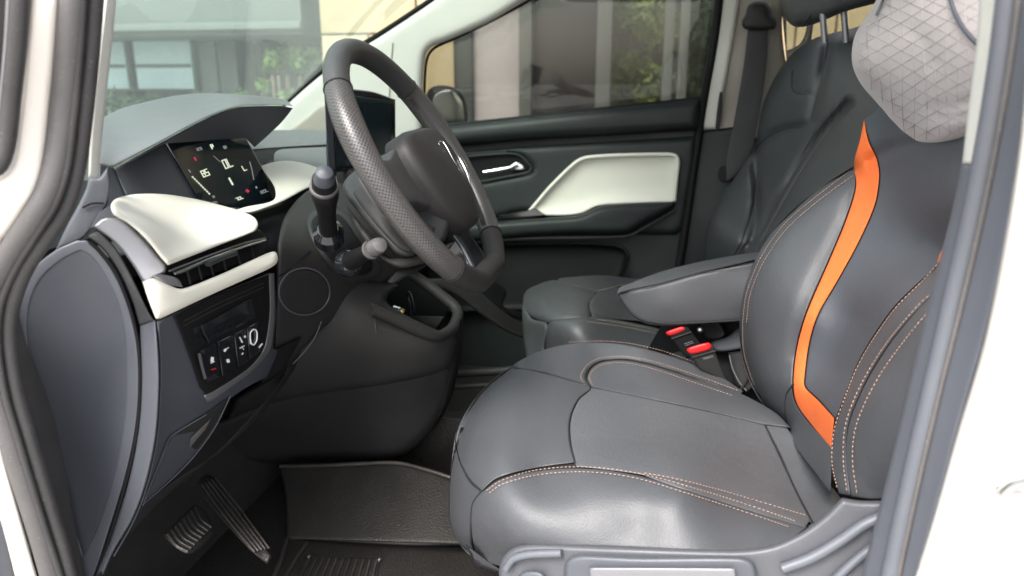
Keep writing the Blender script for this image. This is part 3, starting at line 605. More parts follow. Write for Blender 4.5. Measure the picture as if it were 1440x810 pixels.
S_c.round([(720, 517), (690, 540), (665, 570), (648, 612), (636, 655), (632, 700), (634, 735), (645, 762), (672, 784)], 20, .05)
rim = [(720, 516), (690, 540), (665, 570), (648, 608)]
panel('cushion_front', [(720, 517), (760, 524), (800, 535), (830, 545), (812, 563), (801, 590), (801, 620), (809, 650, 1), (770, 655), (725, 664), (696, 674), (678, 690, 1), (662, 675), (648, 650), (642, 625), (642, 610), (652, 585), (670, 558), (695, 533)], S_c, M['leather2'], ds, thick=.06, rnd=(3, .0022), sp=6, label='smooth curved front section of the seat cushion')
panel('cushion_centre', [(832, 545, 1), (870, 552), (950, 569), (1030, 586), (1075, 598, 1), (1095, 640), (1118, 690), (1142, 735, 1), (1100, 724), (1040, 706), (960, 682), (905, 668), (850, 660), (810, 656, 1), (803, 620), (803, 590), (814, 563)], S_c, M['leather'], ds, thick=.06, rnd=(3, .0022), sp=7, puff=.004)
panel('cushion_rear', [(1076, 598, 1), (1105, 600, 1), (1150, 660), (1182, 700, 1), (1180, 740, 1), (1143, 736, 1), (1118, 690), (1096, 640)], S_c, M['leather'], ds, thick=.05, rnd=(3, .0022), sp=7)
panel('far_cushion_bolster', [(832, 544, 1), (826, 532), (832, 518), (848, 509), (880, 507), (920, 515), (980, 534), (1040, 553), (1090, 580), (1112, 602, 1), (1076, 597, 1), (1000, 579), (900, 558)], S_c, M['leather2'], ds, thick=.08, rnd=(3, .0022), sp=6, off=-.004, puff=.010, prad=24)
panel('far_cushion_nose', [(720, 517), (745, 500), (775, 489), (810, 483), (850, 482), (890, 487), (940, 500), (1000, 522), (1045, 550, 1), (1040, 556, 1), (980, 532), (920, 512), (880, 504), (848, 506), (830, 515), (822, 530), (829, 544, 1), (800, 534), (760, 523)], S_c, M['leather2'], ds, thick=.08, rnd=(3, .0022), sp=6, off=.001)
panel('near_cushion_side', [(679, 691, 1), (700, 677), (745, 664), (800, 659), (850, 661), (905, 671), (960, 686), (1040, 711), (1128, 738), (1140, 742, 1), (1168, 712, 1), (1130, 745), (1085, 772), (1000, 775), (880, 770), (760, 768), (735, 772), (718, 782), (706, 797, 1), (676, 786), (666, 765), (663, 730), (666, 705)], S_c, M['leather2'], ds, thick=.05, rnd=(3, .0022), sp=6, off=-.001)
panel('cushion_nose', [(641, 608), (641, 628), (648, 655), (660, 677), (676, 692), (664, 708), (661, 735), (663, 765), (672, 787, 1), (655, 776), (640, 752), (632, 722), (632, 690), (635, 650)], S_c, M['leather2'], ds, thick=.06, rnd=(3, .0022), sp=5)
panel('near_welt', [(905, 668), (950, 676), (1020, 695), (1140, 730, 1), (1132, 742, 1), (1040, 714), (960, 688)], S_c, M['leather'], ds, thick=.01, rnd=(4, .003), off=-.005)
panel('cushion_core', [(730, 522), (810, 492), (900, 500), (1040, 558), (1100, 605), (1170, 700), (1120, 740), (1000, 762), (760, 760), (690, 775), (650, 750), (642, 700), (650, 630), (680, 560)], S_c, M['seam'], ds, thick=.04, rnd=(6, .01), sp=12, off=.007)
# seams and stitching
for p in ([(720, 517), (760, 523), (800, 534), (830, 545), (812, 563), (801, 590), (801, 620), (809, 652)], [(650, 656), (661, 677), (677, 691)], [(677, 691), (665, 708), (662, 735), (664, 765), (674, 787)],
          [(830, 545), (824, 530), (831, 516), (848, 507), (880, 505), (920, 513), (980, 533), (1042, 555)], [(831, 545), (900, 558), (1000, 579), (1076, 598)], [(1076, 598), (1097, 640), (1119, 690), (1143, 736)]):
    surftube('piping_seam', p, S_c, .0016, M['seam'], ds, off=.001, sides=6, step=5)
for p in ([(684, 690), (704, 676), (748, 662), (802, 656.5), (852, 658.5), (906, 667), (962, 682), (1040, 706), (1120, 733)], [(688, 693), (706, 681), (748, 669), (802, 663.5), (852, 665.5), (902, 674), (958, 691), (1036, 716), (1110, 741)], [(906, 665), (950, 673), (1020, 691), (1138, 726)]):
    stitches(p, S_c, M['thread'], ds, off=-.006)
for p in ([(822, 541), (817, 528), (827, 512), (846, 503), (880, 501), (922, 509), (980, 528), (1038, 549)], [(833, 541), (829, 530), (836, 519), (850, 512), (880, 510.5), (920, 519), (980, 539), (1030, 556)]):
    stitches(p, S_c, M['thread'], ds, off=-.009)
stitches([(800, 481), (850, 479.5), (892, 484), (940, 496), (998, 518)], S_c, M['thread'], ds, off=-.006)
# --- backrest
S_b = Surf([('Y', 1040, 470, 1.29), ('Y', 1060, 370, 1.28), ('Y', 1150, 267, 1.25), ('Y', 1205, 200, 1.22), ('Y', 1235, 150, 1.20), ('Y', 1105, 600, 1.19), ('Y', 1055, 530, 1.27), ('Y', 1165, 690, .90), ('Y', 1215, 175, 1.22), ('Y', 1120, 480, 1.15), ('Y', 1095, 400, 1.20), ('Y', 1180, 300, 1.19), ('Y', 1115, 545, 1.13),
            ('Y', 1230, 230, 1.19), ('Y', 1145, 450, 1.13), ('Y', 1140, 540, 1.10), ('Y', 1200, 450, 1.08), ('Y', 1300, 300, 1.01), ('Y', 1290, 200, 1.06), ('Y', 1330, 350, .95), ('Y', 1260, 430, .93), ('Y', 1172, 600, .93), ('Y', 1150, 600, 1.02), ('Y', 1230, 690, .80), ('Y', 1300, 450, .81), ('Y', 1190, 690, .84), ('Y', 1225, 560, .83), ('Y', 1360, 300, .83), ('Y', 1380, 150, .88), ('Y', 1180, 520, 1.05)])
S_b.round([(1105, 600), (1080, 575), (1055, 530), (1042, 480), (1040, 430), (1055, 375), (1090, 322), (1150, 267), (1198, 238)], 26, .07)
S_b.groove([(1196, 258), (1186, 305), (1160, 360), (1135, 410), (1120, 455), (1113, 500)], 5, .003)
S_b.groove([(1225, 225), (1250, 210), (1290, 200), (1340, 195)], 8, .012)
back_l = [(1202, 232, 1), (1150, 267), (1100, 310), (1066, 358), (1046, 410), (1040, 455), (1043, 500), (1058, 545), (1085, 585), (1120, 630), (1168, 692, 1), (1170, 640, 1), (1168, 628), (1140, 598), (1120, 570), (1114, 545), (1119, 490), (1133, 440), (1163, 370), (1188, 310), (1202, 265)]
panel('backrest_core', [(1212, 178, 1), (1240, 152), (1400, 150, 1), (1390, 300, 1), (1300, 690, 1), (1200, 690, 1), (1172, 676), (1120, 618), (1092, 580), (1066, 540), (1052, 500), (1050, 455), (1056, 410), (1076, 362), (1110, 316), (1156, 276), (1208, 240, 1)], S_b, M['seam'], ds, thick=.05, rnd=(6, .01), sp=12, off=.008)
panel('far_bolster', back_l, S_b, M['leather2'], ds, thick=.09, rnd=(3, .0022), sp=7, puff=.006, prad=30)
orange = [(1215, 168, 1), (1209, 198), (1201, 230), (1204, 263), (1190, 310), (1165, 370), (1135, 440), (1121, 490), (1116, 540), (1121, 568), (1142, 598), (1169, 630, 1), (1173, 588, 1), (1150, 563), (1132, 545), (1131, 530), (1138, 480), (1151, 440), (1177, 395), (1207, 340), (1229, 290), (1236, 250), (1233, 225), (1221, 198)]
panel('orange_stripe', orange, S_b, M['orange'], ds, thick=.03, rnd=(2, .001), sp=6, off=.0005)
panel('backrest_centre', [(1216, 168), (1222, 162), (1240, 148), (1262, 130, 1), (1400, 130, 1), (1400, 250, 1), (1345, 330), (1322, 368), (1295, 394), (1260, 428), (1228, 472), (1205, 512), (1186, 560), (1175, 588, 1), (1152, 562), (1134, 545), (1133, 530), (1140, 480), (1153, 440), (1179, 395), (1209, 340), (1231, 290), (1238, 250), (1235, 225), (1223, 198)], S_b, M['seatback'], ds, thick=.08, rnd=(3, .0022), sp=8)
panel('near_bolster_inner', [(1345, 330, 1), (1322, 370), (1296, 396), (1262, 430), (1230, 474), (1207, 514), (1188, 562), (1172, 612), (1170, 650), (1180, 694, 1), (1196, 697, 1), (1190, 650), (1192, 600), (1208, 555), (1232, 510), (1262, 468), (1300, 425), (1345, 385, 1)], S_b, M['leather2'], ds, thick=.06, rnd=(3, .0022), sp=6, puff=.004, prad=18, off=-.004)
panel('near_bolster_outer', [(1345, 384, 1), (1299, 427), (1262, 470), (1233, 512), (1209, 557), (1193, 602), (1190, 650), (1197, 698, 1), (1225, 702), (1250, 700, 1), (1330, 640, 1), (1380, 300, 1)], S_b, M['leather2'], ds, thick=.07, rnd=(3, .0022), sp=7, off=-.004)
panel('orange_tip', [(1333, 342, 1), (1330, 356), (1318, 370, 1), (1322, 356)], S_b, M['orange'], ds, thick=.01, rnd=(2, .001), off=-.007)
stitches([(1197, 239), (1152, 273), (1103, 315), (1070, 362), (1050, 412), (1044.5, 456), (1047, 500), (1061, 543)], S_b, M['thread'], ds, off=-.008, rad=.0007)
stitches([(1199, 247), (1155, 279), (1108, 320), (1075, 366), (1055, 414), (1049.5, 456)], S_b, M['thread'], ds, off=-.011, rad=.0006)
stitches([(1318, 372), (1294, 398), (1260, 432), (1229, 475), (1206, 515), (1187, 562), (1173, 605), (1170, 650), (1178, 690)], S_b, M['thread'], ds, off=-.011)
stitches([(1312, 412), (1296, 424), (1256, 470), (1227, 512), (1203, 557), (1188, 602), (1186, 650), (1191, 692)], S_b, M['thread'], ds, off=-.011)
stitches([(1316, 432), (1302, 442), (1267, 485), (1240, 523), (1217, 565), (1202, 606), (1199, 650), (1205, 694)], S_b, M['thread'], ds, off=-.011)
surftube('bolster_seam', [(1116, 540), (1106, 555), (1105, 585), (1112, 605)], S_b, .0015, M['seam'], ds, off=-.001)
# --- fold-down armrest
S_a = Surf([('Y', 869, 410, 1.345), ('Y', 940, 382, 1.43), ('Y', 1060, 356, 1.44), ('Y', 900, 404, 1.345), ('Y', 985, 383, 1.335), ('Y', 1060, 364, 1.335), ('Y', 930, 398, 1.338), ('Y', 900, 394, 1.38)])
S_as = Surf([('Y', 869, 412, 1.345), ('Y', 940, 400, 1.335), ('Y', 1060, 366, 1.335), ('Y', 1060, 420, 1.33), ('Y', 940, 456, 1.345), ('Y', 1060, 452, 1.345), ('Y', 880, 436, 1.35), ('Y', 940, 430, 1.333)])
panel('armrest_top', [(868, 411, 1), (872, 404), (884, 399), (930, 382), (985, 368), (1040, 358), (1085, 353, 1), (1085, 361, 1), (1060, 365), (985, 383), (930, 397), (888, 407), (872, 412, 1)], S_a, M['leather2'], ds, thick=.07, rnd=(3, .003), sp=6)
panel('armrest_side', [(868, 413, 1), (888, 408), (930, 399), (985, 384), (1060, 366), (1085, 361, 1), (1085, 450, 1), (1045, 452), (990, 455), (940, 458), (912, 456), (893, 447), (879, 433), (869, 420)], S_as, M['leather2'], ds, thick=.07, rnd=(6, .008), sp=6)
surftube('armrest_seam', [(872, 411), (888, 407), (930, 398), (985, 383), (1060, 365)], S_a, .0013, M['seam'], ds, off=-.003)
surftube('armrest_lower_seam', [(869, 414), (884, 437), (905, 450), (945, 455), (1045, 450)], S_as, .0015, M['seam'], ds, off=.0)
# --- seat base plastic
S_s = Surf([('Y', 700, 800, .78), ('Y', 900, 770, .755), ('Y', 1100, 750, .755), ('Y', 1200, 710, .76), ('Y', 900, 820, .75), ('Y', 1240, 780, .75)])
panel('base_cover', [(702, 840, 1), (702, 800), (710, 780), (728, 768), (760, 765), (850, 768), (1030, 773), (1080, 768), (1120, 752), (1155, 728), (1184, 700, 1), (1210, 704), (1240, 704, 1), (1300, 704, 1), (1300, 840, 1)], S_s, M['basecover'], ds, thick=.03, rnd=(9, .012), sp=8)
panel('height_lever', [(795, 840, 1), (793, 800), (800, 785), (820, 780), (900, 783), (1040, 783), (1062, 795), (1068, 840, 1)], S_s, M['bluegrey2'], ds, thick=.03, rnd=(8, .010), off=-.018, label='long seat height lever on the base cover')
panel('lever_inset', [(828, 798, 1), (1034, 799, 1), (1038, 840, 1), (834, 840, 1)], S_s, M['silver'], ds, thick=.01, rnd=(3, .003), off=-.028)
surftube('cover_rib', [(1100, 800), (1140, 785), (1180, 762), (1215, 738), (1245, 725)], S_s, .006, M['pillargrey'], ds, off=-.006)
surftube('cover_rib', [(1160, 830), (1190, 800), (1220, 775), (1245, 760)], S_s, .005, M['pillargrey'], ds, off=-.005)
surftube('cover_edge', [(712, 800), (722, 786), (745, 780), (790, 778)], S_s, .005, M['pillargrey'], ds, off=-.008)
panel('recline_knob', [(728, 840, 1), (728, 812), (738, 803), (758, 803), (768, 812), (768, 840, 1)], S_s, M['bluegrey2'], ds, thick=.02, rnd=(6, .01), off=-.014)
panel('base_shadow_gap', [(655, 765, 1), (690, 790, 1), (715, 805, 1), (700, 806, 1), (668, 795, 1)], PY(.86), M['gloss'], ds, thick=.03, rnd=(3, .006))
tube('seat_rail', [(-.10, .84, .345), (.6, .84, .345)], .014, M['darker'], ds)
tube('seat_rail', [(-.10, 1.26, .345), (.6, 1.26, .345)], .014, M['darker'], ds)
# headrest under the pillow
hexa('headrest', .40, .50, .92, 1.16, 1.16, 1.36, M['leather2'], ds, bev=.03)
tube('headrest_post', [(.43, .98, 1.05), (.45, .98, 1.2)], .007, M['steel'], ds)
# ================================================================ pillow
M['pillow'] = mat('grey_pillow_fabric', (.29, .265, .265), .62, bump=.25, bscale=260, var=.07, vscale=12, sheen=.3)
M['pline'] = mat('pillow_quilt_thread', (.225, .205, .21), .8)  # quilting lines, slightly darker than the pillow fabric
def D_rnd(a): return 0.0
pl = thing('headrest_pillow', 'plump grey quilted pillow hung over the driver headrest', 'pillow', tuple(at(1300, 90, 1.0)))
S_pi = Surf([('Y', 1202, 60, 1.15), ('Y', 1198, 90, 1.15), ('Y', 1240, 150, 1.12), ('Y', 1285, 200, 1.06), ('Y', 1270, 80, 1.00), ('Y', 1320, 120, .90), ('Y', 1300, 10, .94), ('Y', 1380, 80, .80), ('Y', 1380, 185, .82), ('Y', 1320, 198, .94), ('Y', 1240, 0, 1.12), ('Y', 1440, 100, .77)])
S_pi.groove([(1312, 150), (1345, 146), (1372, 140)], 7, .006)
S_pi.groove([(1318, 166), (1350, 164), (1378, 158)], 6, .004)
S_pi.groove([(1280, 40), (1300, 60), (1310, 90)], 10, .004)
panel('pillow_cover', [(1262, -40, 1), (1240, -12), (1222, 18), (1204, 46), (1198, 72), (1200, 96), (1212, 120), (1236, 148), (1256, 176), (1268, 192), (1288, 203), (1320, 202), (1360, 194), (1440, 178, 1), (1470, 60, 1), (1470, -40, 1)], S_pi, M['pillow'], pl, thick=.14, rnd=(26, .07), sp=7)
O = spline([(1262, -40), (1240, -12), (1222, 18), (1204, 46), (1198, 72), (1200, 96), (1212, 120), (1236, 148), (1256, 176), (1268, 192), (1288, 203), (1320, 202), (1360, 194), (1440, 178), (1470, 60), (1470, -40)], 6, True)
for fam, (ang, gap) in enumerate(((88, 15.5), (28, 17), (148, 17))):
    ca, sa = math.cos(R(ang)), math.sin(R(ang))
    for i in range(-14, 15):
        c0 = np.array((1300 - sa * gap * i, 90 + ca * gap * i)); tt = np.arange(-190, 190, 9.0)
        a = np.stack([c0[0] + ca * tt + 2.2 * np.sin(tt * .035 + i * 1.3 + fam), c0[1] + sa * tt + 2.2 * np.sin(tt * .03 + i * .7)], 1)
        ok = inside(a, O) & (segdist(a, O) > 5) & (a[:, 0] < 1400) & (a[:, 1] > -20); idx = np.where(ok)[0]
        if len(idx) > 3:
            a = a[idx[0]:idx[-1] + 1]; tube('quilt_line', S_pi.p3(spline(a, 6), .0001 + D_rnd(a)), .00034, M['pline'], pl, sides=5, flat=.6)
surftube('piping', [(1336, -30), (1336, -6), (1344, 20), (1358, 44), (1376, 62), (1400, 76)], S_pi, 0.0021, M['bluegrey'], pl, off=-.002)
surftube('zip_edge', [(1256, -22), (1244, -4), (1236, 14), (1232, 22)], S_pi, .002, M['bluegrey2'], pl, off=-.002)
# ================================================================ dashboard
db = thing('dashboard', 'grey and cream dashboard with driver display, air vent and switch panel', 'dashboard', (-.7, 1.2, .75))
S_h = Surf([('Y', 158, 235, .80), ('Y', 140, 228, .79), ('Y', 235, 193, .93), ('Y', 335, 149, 1.13), ('Y', 412, 150, 1.26), ('Y', 143, 163, 1.08), ('Y', 190, 147, 1.15), ('Y', 300, 131, 1.36), ('Y', 400, 139, 1.40), ('Y', 250, 160, 1.08)])
panel('display_hood', [(136, 170, 1), (165, 155), (190, 147), (250, 134), (300, 131), (350, 134), (400, 140), (413, 150, 1), (395, 147), (335, 149), (300, 160), (270, 175), (235, 194), (190, 218), (158, 236, 1), (136, 230, 1)], S_h, M['softdash'], db, thick=.012, rnd=(5, .012), sp=6)
S_hu = Surf([('Y', 158, 240, .81), ('Y', 232, 200, .95), ('Y', 335, 153, 1.15), ('Y', 410, 153, 1.27), ('Y', 345, 192, 1.22), ('Y', 380, 185, 1.27), ('Y', 290, 195, 1.12)])
panel('hood_underside', [(160, 238, 1), (235, 196), (300, 162), (335, 151), (395, 149), (412, 152, 1), (396, 172), (375, 192), (358, 207, 1), (345, 194, 1), (232, 202, 1)], S_hu, M['bluegrey'], db, thick=.01, rnd=(3, .003), off=.004)
S_d = Surf([('X', 232, 198, -.71), ('X', 345, 190, -.71), ('X', 277, 275, -.67), ('X', 385, 272, -.665), ('X', 165, 250, -.70), ('X', 300, 295, -.66), ('X', 170, 280, -.68)])
panel('display_bezel', [(160, 238, 1), (196, 220), (232, 200, 1), (279, 276, 1), (310, 296, 1), (200, 300, 1), (160, 285, 1), (178, 275, 1)], S_d, M['bluegrey2'], db, thick=.01, rnd=(3, .003), off=.004)
panel('bezel_side', [(140, 230, 1), (160, 236, 1), (176, 275, 1), (160, 290, 1), (148, 300, 1), (136, 300, 1)], S_d, M['bluegrey'], db, thick=.01, rnd=(3, .003), off=.001)
scn = panel('driver_display', [(233, 199, 1), (344, 190, 1), (352, 205, 1), (385, 266, 1), (384, 281, 1), (342, 293, 1), (326, 291, 1), (300, 284, 1), (277, 277, 1)], S_d, M['screen'], db, thick=.012, rnd=(2, .002), off=-.004)
def bar(pts, wd, m, nm='display_mark', surf=None, parent=None, off=-.0052):
    "flat stroke lying on a surface"
    s = surf or S_d; q = spline(pts, 2); P = s.p3(q, off)
    V = []; F = []
    t = np.gradient(q, axis=0) if len(q) > 1 else np.zeros_like(q); nn = np.stack([-t[:, 1], t[:, 0]], 1); nn /= np.linalg.norm(nn, axis=1)[:, None] + 1e-9
    A = s.p3(q + nn * wd / 2, off); B = s.p3(q - nn * wd / 2, off); n = len(q)
    me = bpy.data.meshes.new('m'); me.from_pydata([tuple(v) for v in A] + [tuple(v) for v in B], [], [(i, i + 1, n + i + 1, n + i) for i in range(n - 1)])
    return mesh(nm, me, m, parent if parent is not None else scn, smooth=False)
def glyphs(txt, px, py, ux, uy, size, m, surf=None, parent=None, off=-.0052, nm='display_text'):
    "seven segment like strokes; ux = pixel vector of one glyph width, uy = of one glyph height (down)"
    seg = {'0': 'abcdef', '1': 'bc', '2': 'abged', '3': 'abgcd', '4': 'fgbc', '5': 'afgcd', '6': 'afgedc', '7': 'abc', '8': 'abcdefg', '9': 'abcfgd', 'P': 'abgfe', 'L': 'fed', 'k': 'fegc', 'm': 'eacb', 'h': 'fegc', 'D': 'abcdef', '-': 'g', 'E': 'afged', 'n': 'egc'}
    co_ = {'a': ((0, 0), (1, 0)), 'b': ((1, 0), (1, .5)), 'c': ((1, .5), (1, 1)), 'd': ((0, 1), (1, 1)), 'e': ((0, .5), (0, 1)), 'f': ((0, 0), (0, .5)), 'g': ((0, .5), (1, .5))}
    ux = np.array(ux, float); uy = np.array(uy, float); o = np.array((px, py), float)
    s = surf or S_d; V = []; F = []
    for i, ch in enumerate(txt):
        if ch == ' ': continue
        for c in seg.get(ch, 'g'):
            (x0, y0), (x1, y1) = co_[c]; p = o + ux * (i * 1.5 + x0) + uy * y0; q = o + ux * (i * 1.5 + x1) + uy * y1
            d = q - p; d /= np.linalg.norm(d); nn = np.array([-d[1], d[0]]) * size / 2; p = p - d * size / 2; q = q + d * size / 2
            k = len(V); V += list(s.p3([p + nn, q + nn, q - nn, p - nn], off)); F.append((k, k + 1, k + 2, k + 3))
    me = bpy.data.meshes.new('m'); me.from_pydata([tuple(v) for v in V], [], F)
    return mesh(nm, me, m, parent if parent is not None else scn, smooth=False)
# the screen's own axes: right = (+.85,-.28), down = (+.40,+.75)
glyphs('85', 282, 241, (3.4, -1.3), (4.5, 8), 1.5, M['glow'])
glyphs('0L', 312, 226, (4, -1.5), (5.5, 11), 1.6, M['glow'])
glyphs('L', 340, 234, (3.5, -1.2), (3.5, 6), 1.3, M['glow'])
glyphs('1', 320, 252, (2.5, -1), (4.5, 8), 2.6, M['glow'])
glyphs('70L', 331, 279, (2.4, -.9), (1.6, 3.4), .9, M['glow'])
glyphs('2m', 299, 284, (2.2, -.2), (1.2, 2.4), .8, M['glowdim'])
glyphs('80L', 366, 269, (2.4, -.9), (1.6, 3.4), .9, M['glowdim'])
glyphs('23', 276, 209, (2.6, -.8), (1.8, 3), .9, M['glowdim'])
glyphs('P', 296, 204, (2.4, -.6), (2.5, 5), 1.8, M['glow'])
glyphs('8', 314, 206, (3.2, -1), (1.6, 3), 1.2, M['glowdim'])
glyphs('1', 263, 240, (2.5, -1), (2, 3), 1.6, M['glowdim'])
glyphs('0', 299, 276, (2, -.8), (1, 2), 1., M['glowdim'])
for i in range(9):
    x = 270 + i * 2.9; y = 248 + i * 2.9; bar([(x, y), (x + 2.0, y + 2.0)], 2.2, M['glow'], 'range_bar')
bar([(351, 227), (354, 238), (357, 253)], 1.2, M['glowdim'], 'speed_arc'); bar([(300, 219), (310, 228)], .8, M['glowdim'], 'lane_line')
bar([(273, 221), (276, 226)], 3, M['glowred'], 'warning_light'); bar([(346, 267), (350, 270)], 4, M['glowred'], 'warning_light')
bar([(360, 262), (361, 265)], 2.4, M['glowdim'], 'speed_arc')
# dash top beyond the hood
S_t = Surf([('X', 360, 205, -.80), ('X', 470, 185, -.75), ('X', 380, 185, -.86), ('X', 470, 240, -.64), ('X', 400, 240, -.68)])
panel('dash_top', [(340, 186, 1), (380, 183), (440, 183), (475, 186, 1), (478, 203, 1), (430, 205), (370, 209), (340, 212, 1)], S_t, M['softdash'], db, thick=.03, rnd=(5, .008))
panel('far_vent_slot', [(352, 207, 1), (475, 202, 1), (475, 212, 1), (392, 216, 1), (372, 232, 1), (350, 228, 1)], S_t, M['darker'], db, thick=.01, rnd=(2, .002), off=.012)
panel('far_dash_pad', [(386, 216), (396, 210), (475, 206, 1), (475, 260, 1), (420, 240, 1), (388, 230)], S_t, M['softdash'], db, thick=.03, rnd=(5, .008), off=-.004)
V = [(-.60, .76, .93), (-.60, 2.1, .93), (-1.40, 2.1, .80), (-1.40, .76, .80)]
mesh('dash_upper_deck', raw([Vector(v) for v in V] + [Vector(v) - Vector((0, 0, .03)) for v in V], [(0, 1, 2, 3), (7, 6, 5, 4), (0, 4, 5, 1), (1, 5, 6, 2), (2, 6, 7, 3), (3, 7, 4, 0)]), M['dark'], db, smooth=False)
hexa('dash_core', -1.25, -.76, .80, 2.06, .45, .92, M['darker'], db, bev=.02)
hexa('far_dash_front', -.70, -.62, 1.25, 2.08, .50, .96, M['dark'], db, bev=.02)
# cream pads
S_w = Surf([('X', 160, 285, -.60), ('X', 210, 272, -.64), ('X', 300, 290, -.62), ('X', 345, 300, -.58), ('X', 363, 318, -.535), ('X', 235, 372, -.53), ('X', 205, 335, -.545), ('X', 250, 320, -.58), ('X', 430, 230, -.66), ('X', 445, 250, -.62), ('X', 385, 270, -.61)])
panel('cream_dash_pad', [(156, 288), (164, 279), (192, 273), (230, 273), (271, 279), (305, 287), (340, 297), (358, 306), (363, 316), (358, 325), (300, 348), (236, 373, 1), (226, 362), (205, 336), (180, 314), (160, 302)], S_w, M['cream'], db, thick=.02, rnd=(8, .014), sp=6, off=-.03)
panel('cream_centre_pad', [(366, 234, 1), (385, 228), (405, 226), (430, 230), (455, 240), (470, 252, 1), (455, 258), (430, 266), (400, 282), (375, 292), (350, 299), (330, 296, 1), (345, 291), (384, 282), (386, 264)], S_w, M['cream'], db, thick=.02, rnd=(6, .012), sp=6, off=-.008)
S_v = Surf([('X', 215, 400, -.53), ('X', 222, 448, -.525), ('X', 300, 420, -.515), ('X', 390, 360, -.51), ('X', 375, 335, -.53), ('X', 240, 375, -.535), ('X', 200, 395, -.545), ('X', 300, 360, -.525)])
panel('vent_recess', [(225, 362, 1), (240, 368), (300, 346), (364, 322, 1), (378, 336, 1), (372, 358, 1), (300, 385), (256, 405, 1), (236, 398, 1)], S_v, M['darker'], db, thick=.02, rnd=(3, .004), off=.035)
panel('cream_lower_bar', [(200, 396, 1), (216, 391), (236, 400), (256, 406), (300, 390), (345, 370), (376, 356), (387, 354), (391, 362), (389, 370), (378, 378), (300, 413), (225, 448), (219, 448, 1), (208, 420)], S_v, M['cream'], db, thick=.03, rnd=(8, .012), sp=5, off=-.006)
v1 = panel('vent_slat', [(237, 381, 1), (246, 378), (300, 356), (345, 341), (371, 335, 1), (376, 339, 1), (345, 348), (300, 365), (252, 386, 1)], S_v, M['gloss'], db, thick=.012, rnd=(3, .003), off=.006)
surftube('vent_slat_edge', [(246, 385), (300, 362), (345, 346), (374, 338)], S_v, .0012, M['chrome'], v1, off=-.001)
surftube('vent_slat_edge', [(238, 381), (300, 357), (345, 341), (373, 335)], S_v, .0009, M['silver'], v1, off=.002)
surftube('vent_slider', [(292, 371), (305, 365), (318, 360), (330, 356)], S_v, .0048, M['dark2'], v1, off=.0, flat=.8)
for i in range(5): surftube('slider_ridge', [(312 + i * 4, 366 - i * 1.6), (310 + i * 4, 358 - i * 1.6)], S_v, .0007, M['bluegrey2'], v1, off=-.005)
for x in (262, 278, 294, 312, 332, 352): surftube('vent_fin', [(x, 372 - (x - 262) * .38 + 4), (x + 6, 400 - (x - 262) * .38)], S_v, .0014, M['dark'], db, off=.028)
panel('vent_end_cap', [(212, 388, 1), (228, 386), (250, 392), (257, 404, 1), (236, 400)], S_v, M['silver'], db, thick=.01, rnd=(3, .004), off=.0)
# end faces of the dash, seen through the door
S_e = Surf([('Y', 110, 350, .725), ('Y', 40, 430, .71), ('Y', 35, 480, .71), ('Y', 190, 500, .73), ('Y', 175, 640, .735), ('Y', 120, 790, .745), ('Y', 215, 450, .735), ('X', 232, 450, -.525), ('Y', 200, 395, .745), ('Y', 150, 310, .745), ('Y', 235, 370, .765), ('Y', 130, 560, .735)])
panel('side_cover', [(113, 348, 1), (85, 362), (55, 388), (40, 420), (35, 460), (39, 505), (50, 560), (76, 660), (100, 735), (117, 792, 1), (140, 742), (165, 665), (178, 600), (182, 540), (180, 485), (170, 430), (150, 385), (130, 358)], S_e, M['bluegrey'], db, thick=.02, rnd=(4, .003), sp=8, off=.003, puff=-.002, label='large oval end cover')
ring = [(110, 341), (130, 352), (154, 383), (175, 432), (187, 485), (190, 540), (186, 602), (172, 667), (148, 740), (124, 800)]
panel('cover_surround', [(108, 338, 1), (78, 352), (45, 380), (28, 415), (20, 455), (22, 510), (34, 570), (60, 665), (90, 750), (108, 830, 1), (126, 830, 1), (150, 755), (176, 670), (190, 604), (195, 540), (192, 483), (180, 430), (160, 383), (136, 350), (122, 338, 1)], S_e, M['bluegrey2'], db, thick=.02, rnd=(3, .002), sp=6, off=.002,
      holes=[[(113, 352, 1), (87, 365), (58, 391), (43, 422), (38, 460), (42, 505), (53, 560), (79, 660), (102, 733), (117, 782, 1), (137, 740), (161, 665), (174, 600), (178, 540), (176, 485), (167, 432), (148, 389), (129, 362)]])
surftube('cover_gap', [(126, 340), (140, 353), (163, 384), (182, 430), (194, 483), (197, 540), (193, 605), (179, 671), (154, 755), (130, 820)], S_e, .0022, M['darker'], db, off=.001)
panel('dash_edge_trim', [(197, 458, 1), (219, 450, 1), (223, 500), (224, 545), (219, 615), (205, 680), (186, 730), (160, 775), (136, 830, 1), (122, 830, 1), (152, 765), (180, 680), (194, 607), (199, 540)], S_e, M['bluegrey2'], db, thick=.02, rnd=(4, .006), sp=6, off=-.001)
panel('textured_strip', [(122, 332, 1), (138, 322, 1), (165, 352), (190, 398), (210, 440), (217, 451, 1), (196, 458, 1), (186, 425), (168, 385), (146, 352)], S_e, mat('woven_black_strip', (.024, .024, .026), .6, bump=.5, bscale=900, kind='voronoi'), db, thick=.01, rnd=(3, .004), sp=5, off=.004)
panel('satin_end_trim', [(130, 318, 1), (145, 305, 1), (170, 308), (200, 334), (226, 364), (234, 374), (232, 384, 1), (222, 388), (206, 398, 1), (200, 396, 1), (186, 372), (162, 342)], S_e, M['silver'], db, thick=.01, rnd=(4, .006), sp=5, off=-.002)
panel('dark_top_corner', [(140, 298, 1), (156, 290), (162, 305), (150, 312), (132, 320, 1), (126, 322, 1)], S_e, M['bluegrey'], db, thick=.01, rnd=(2, .003), off=.0)
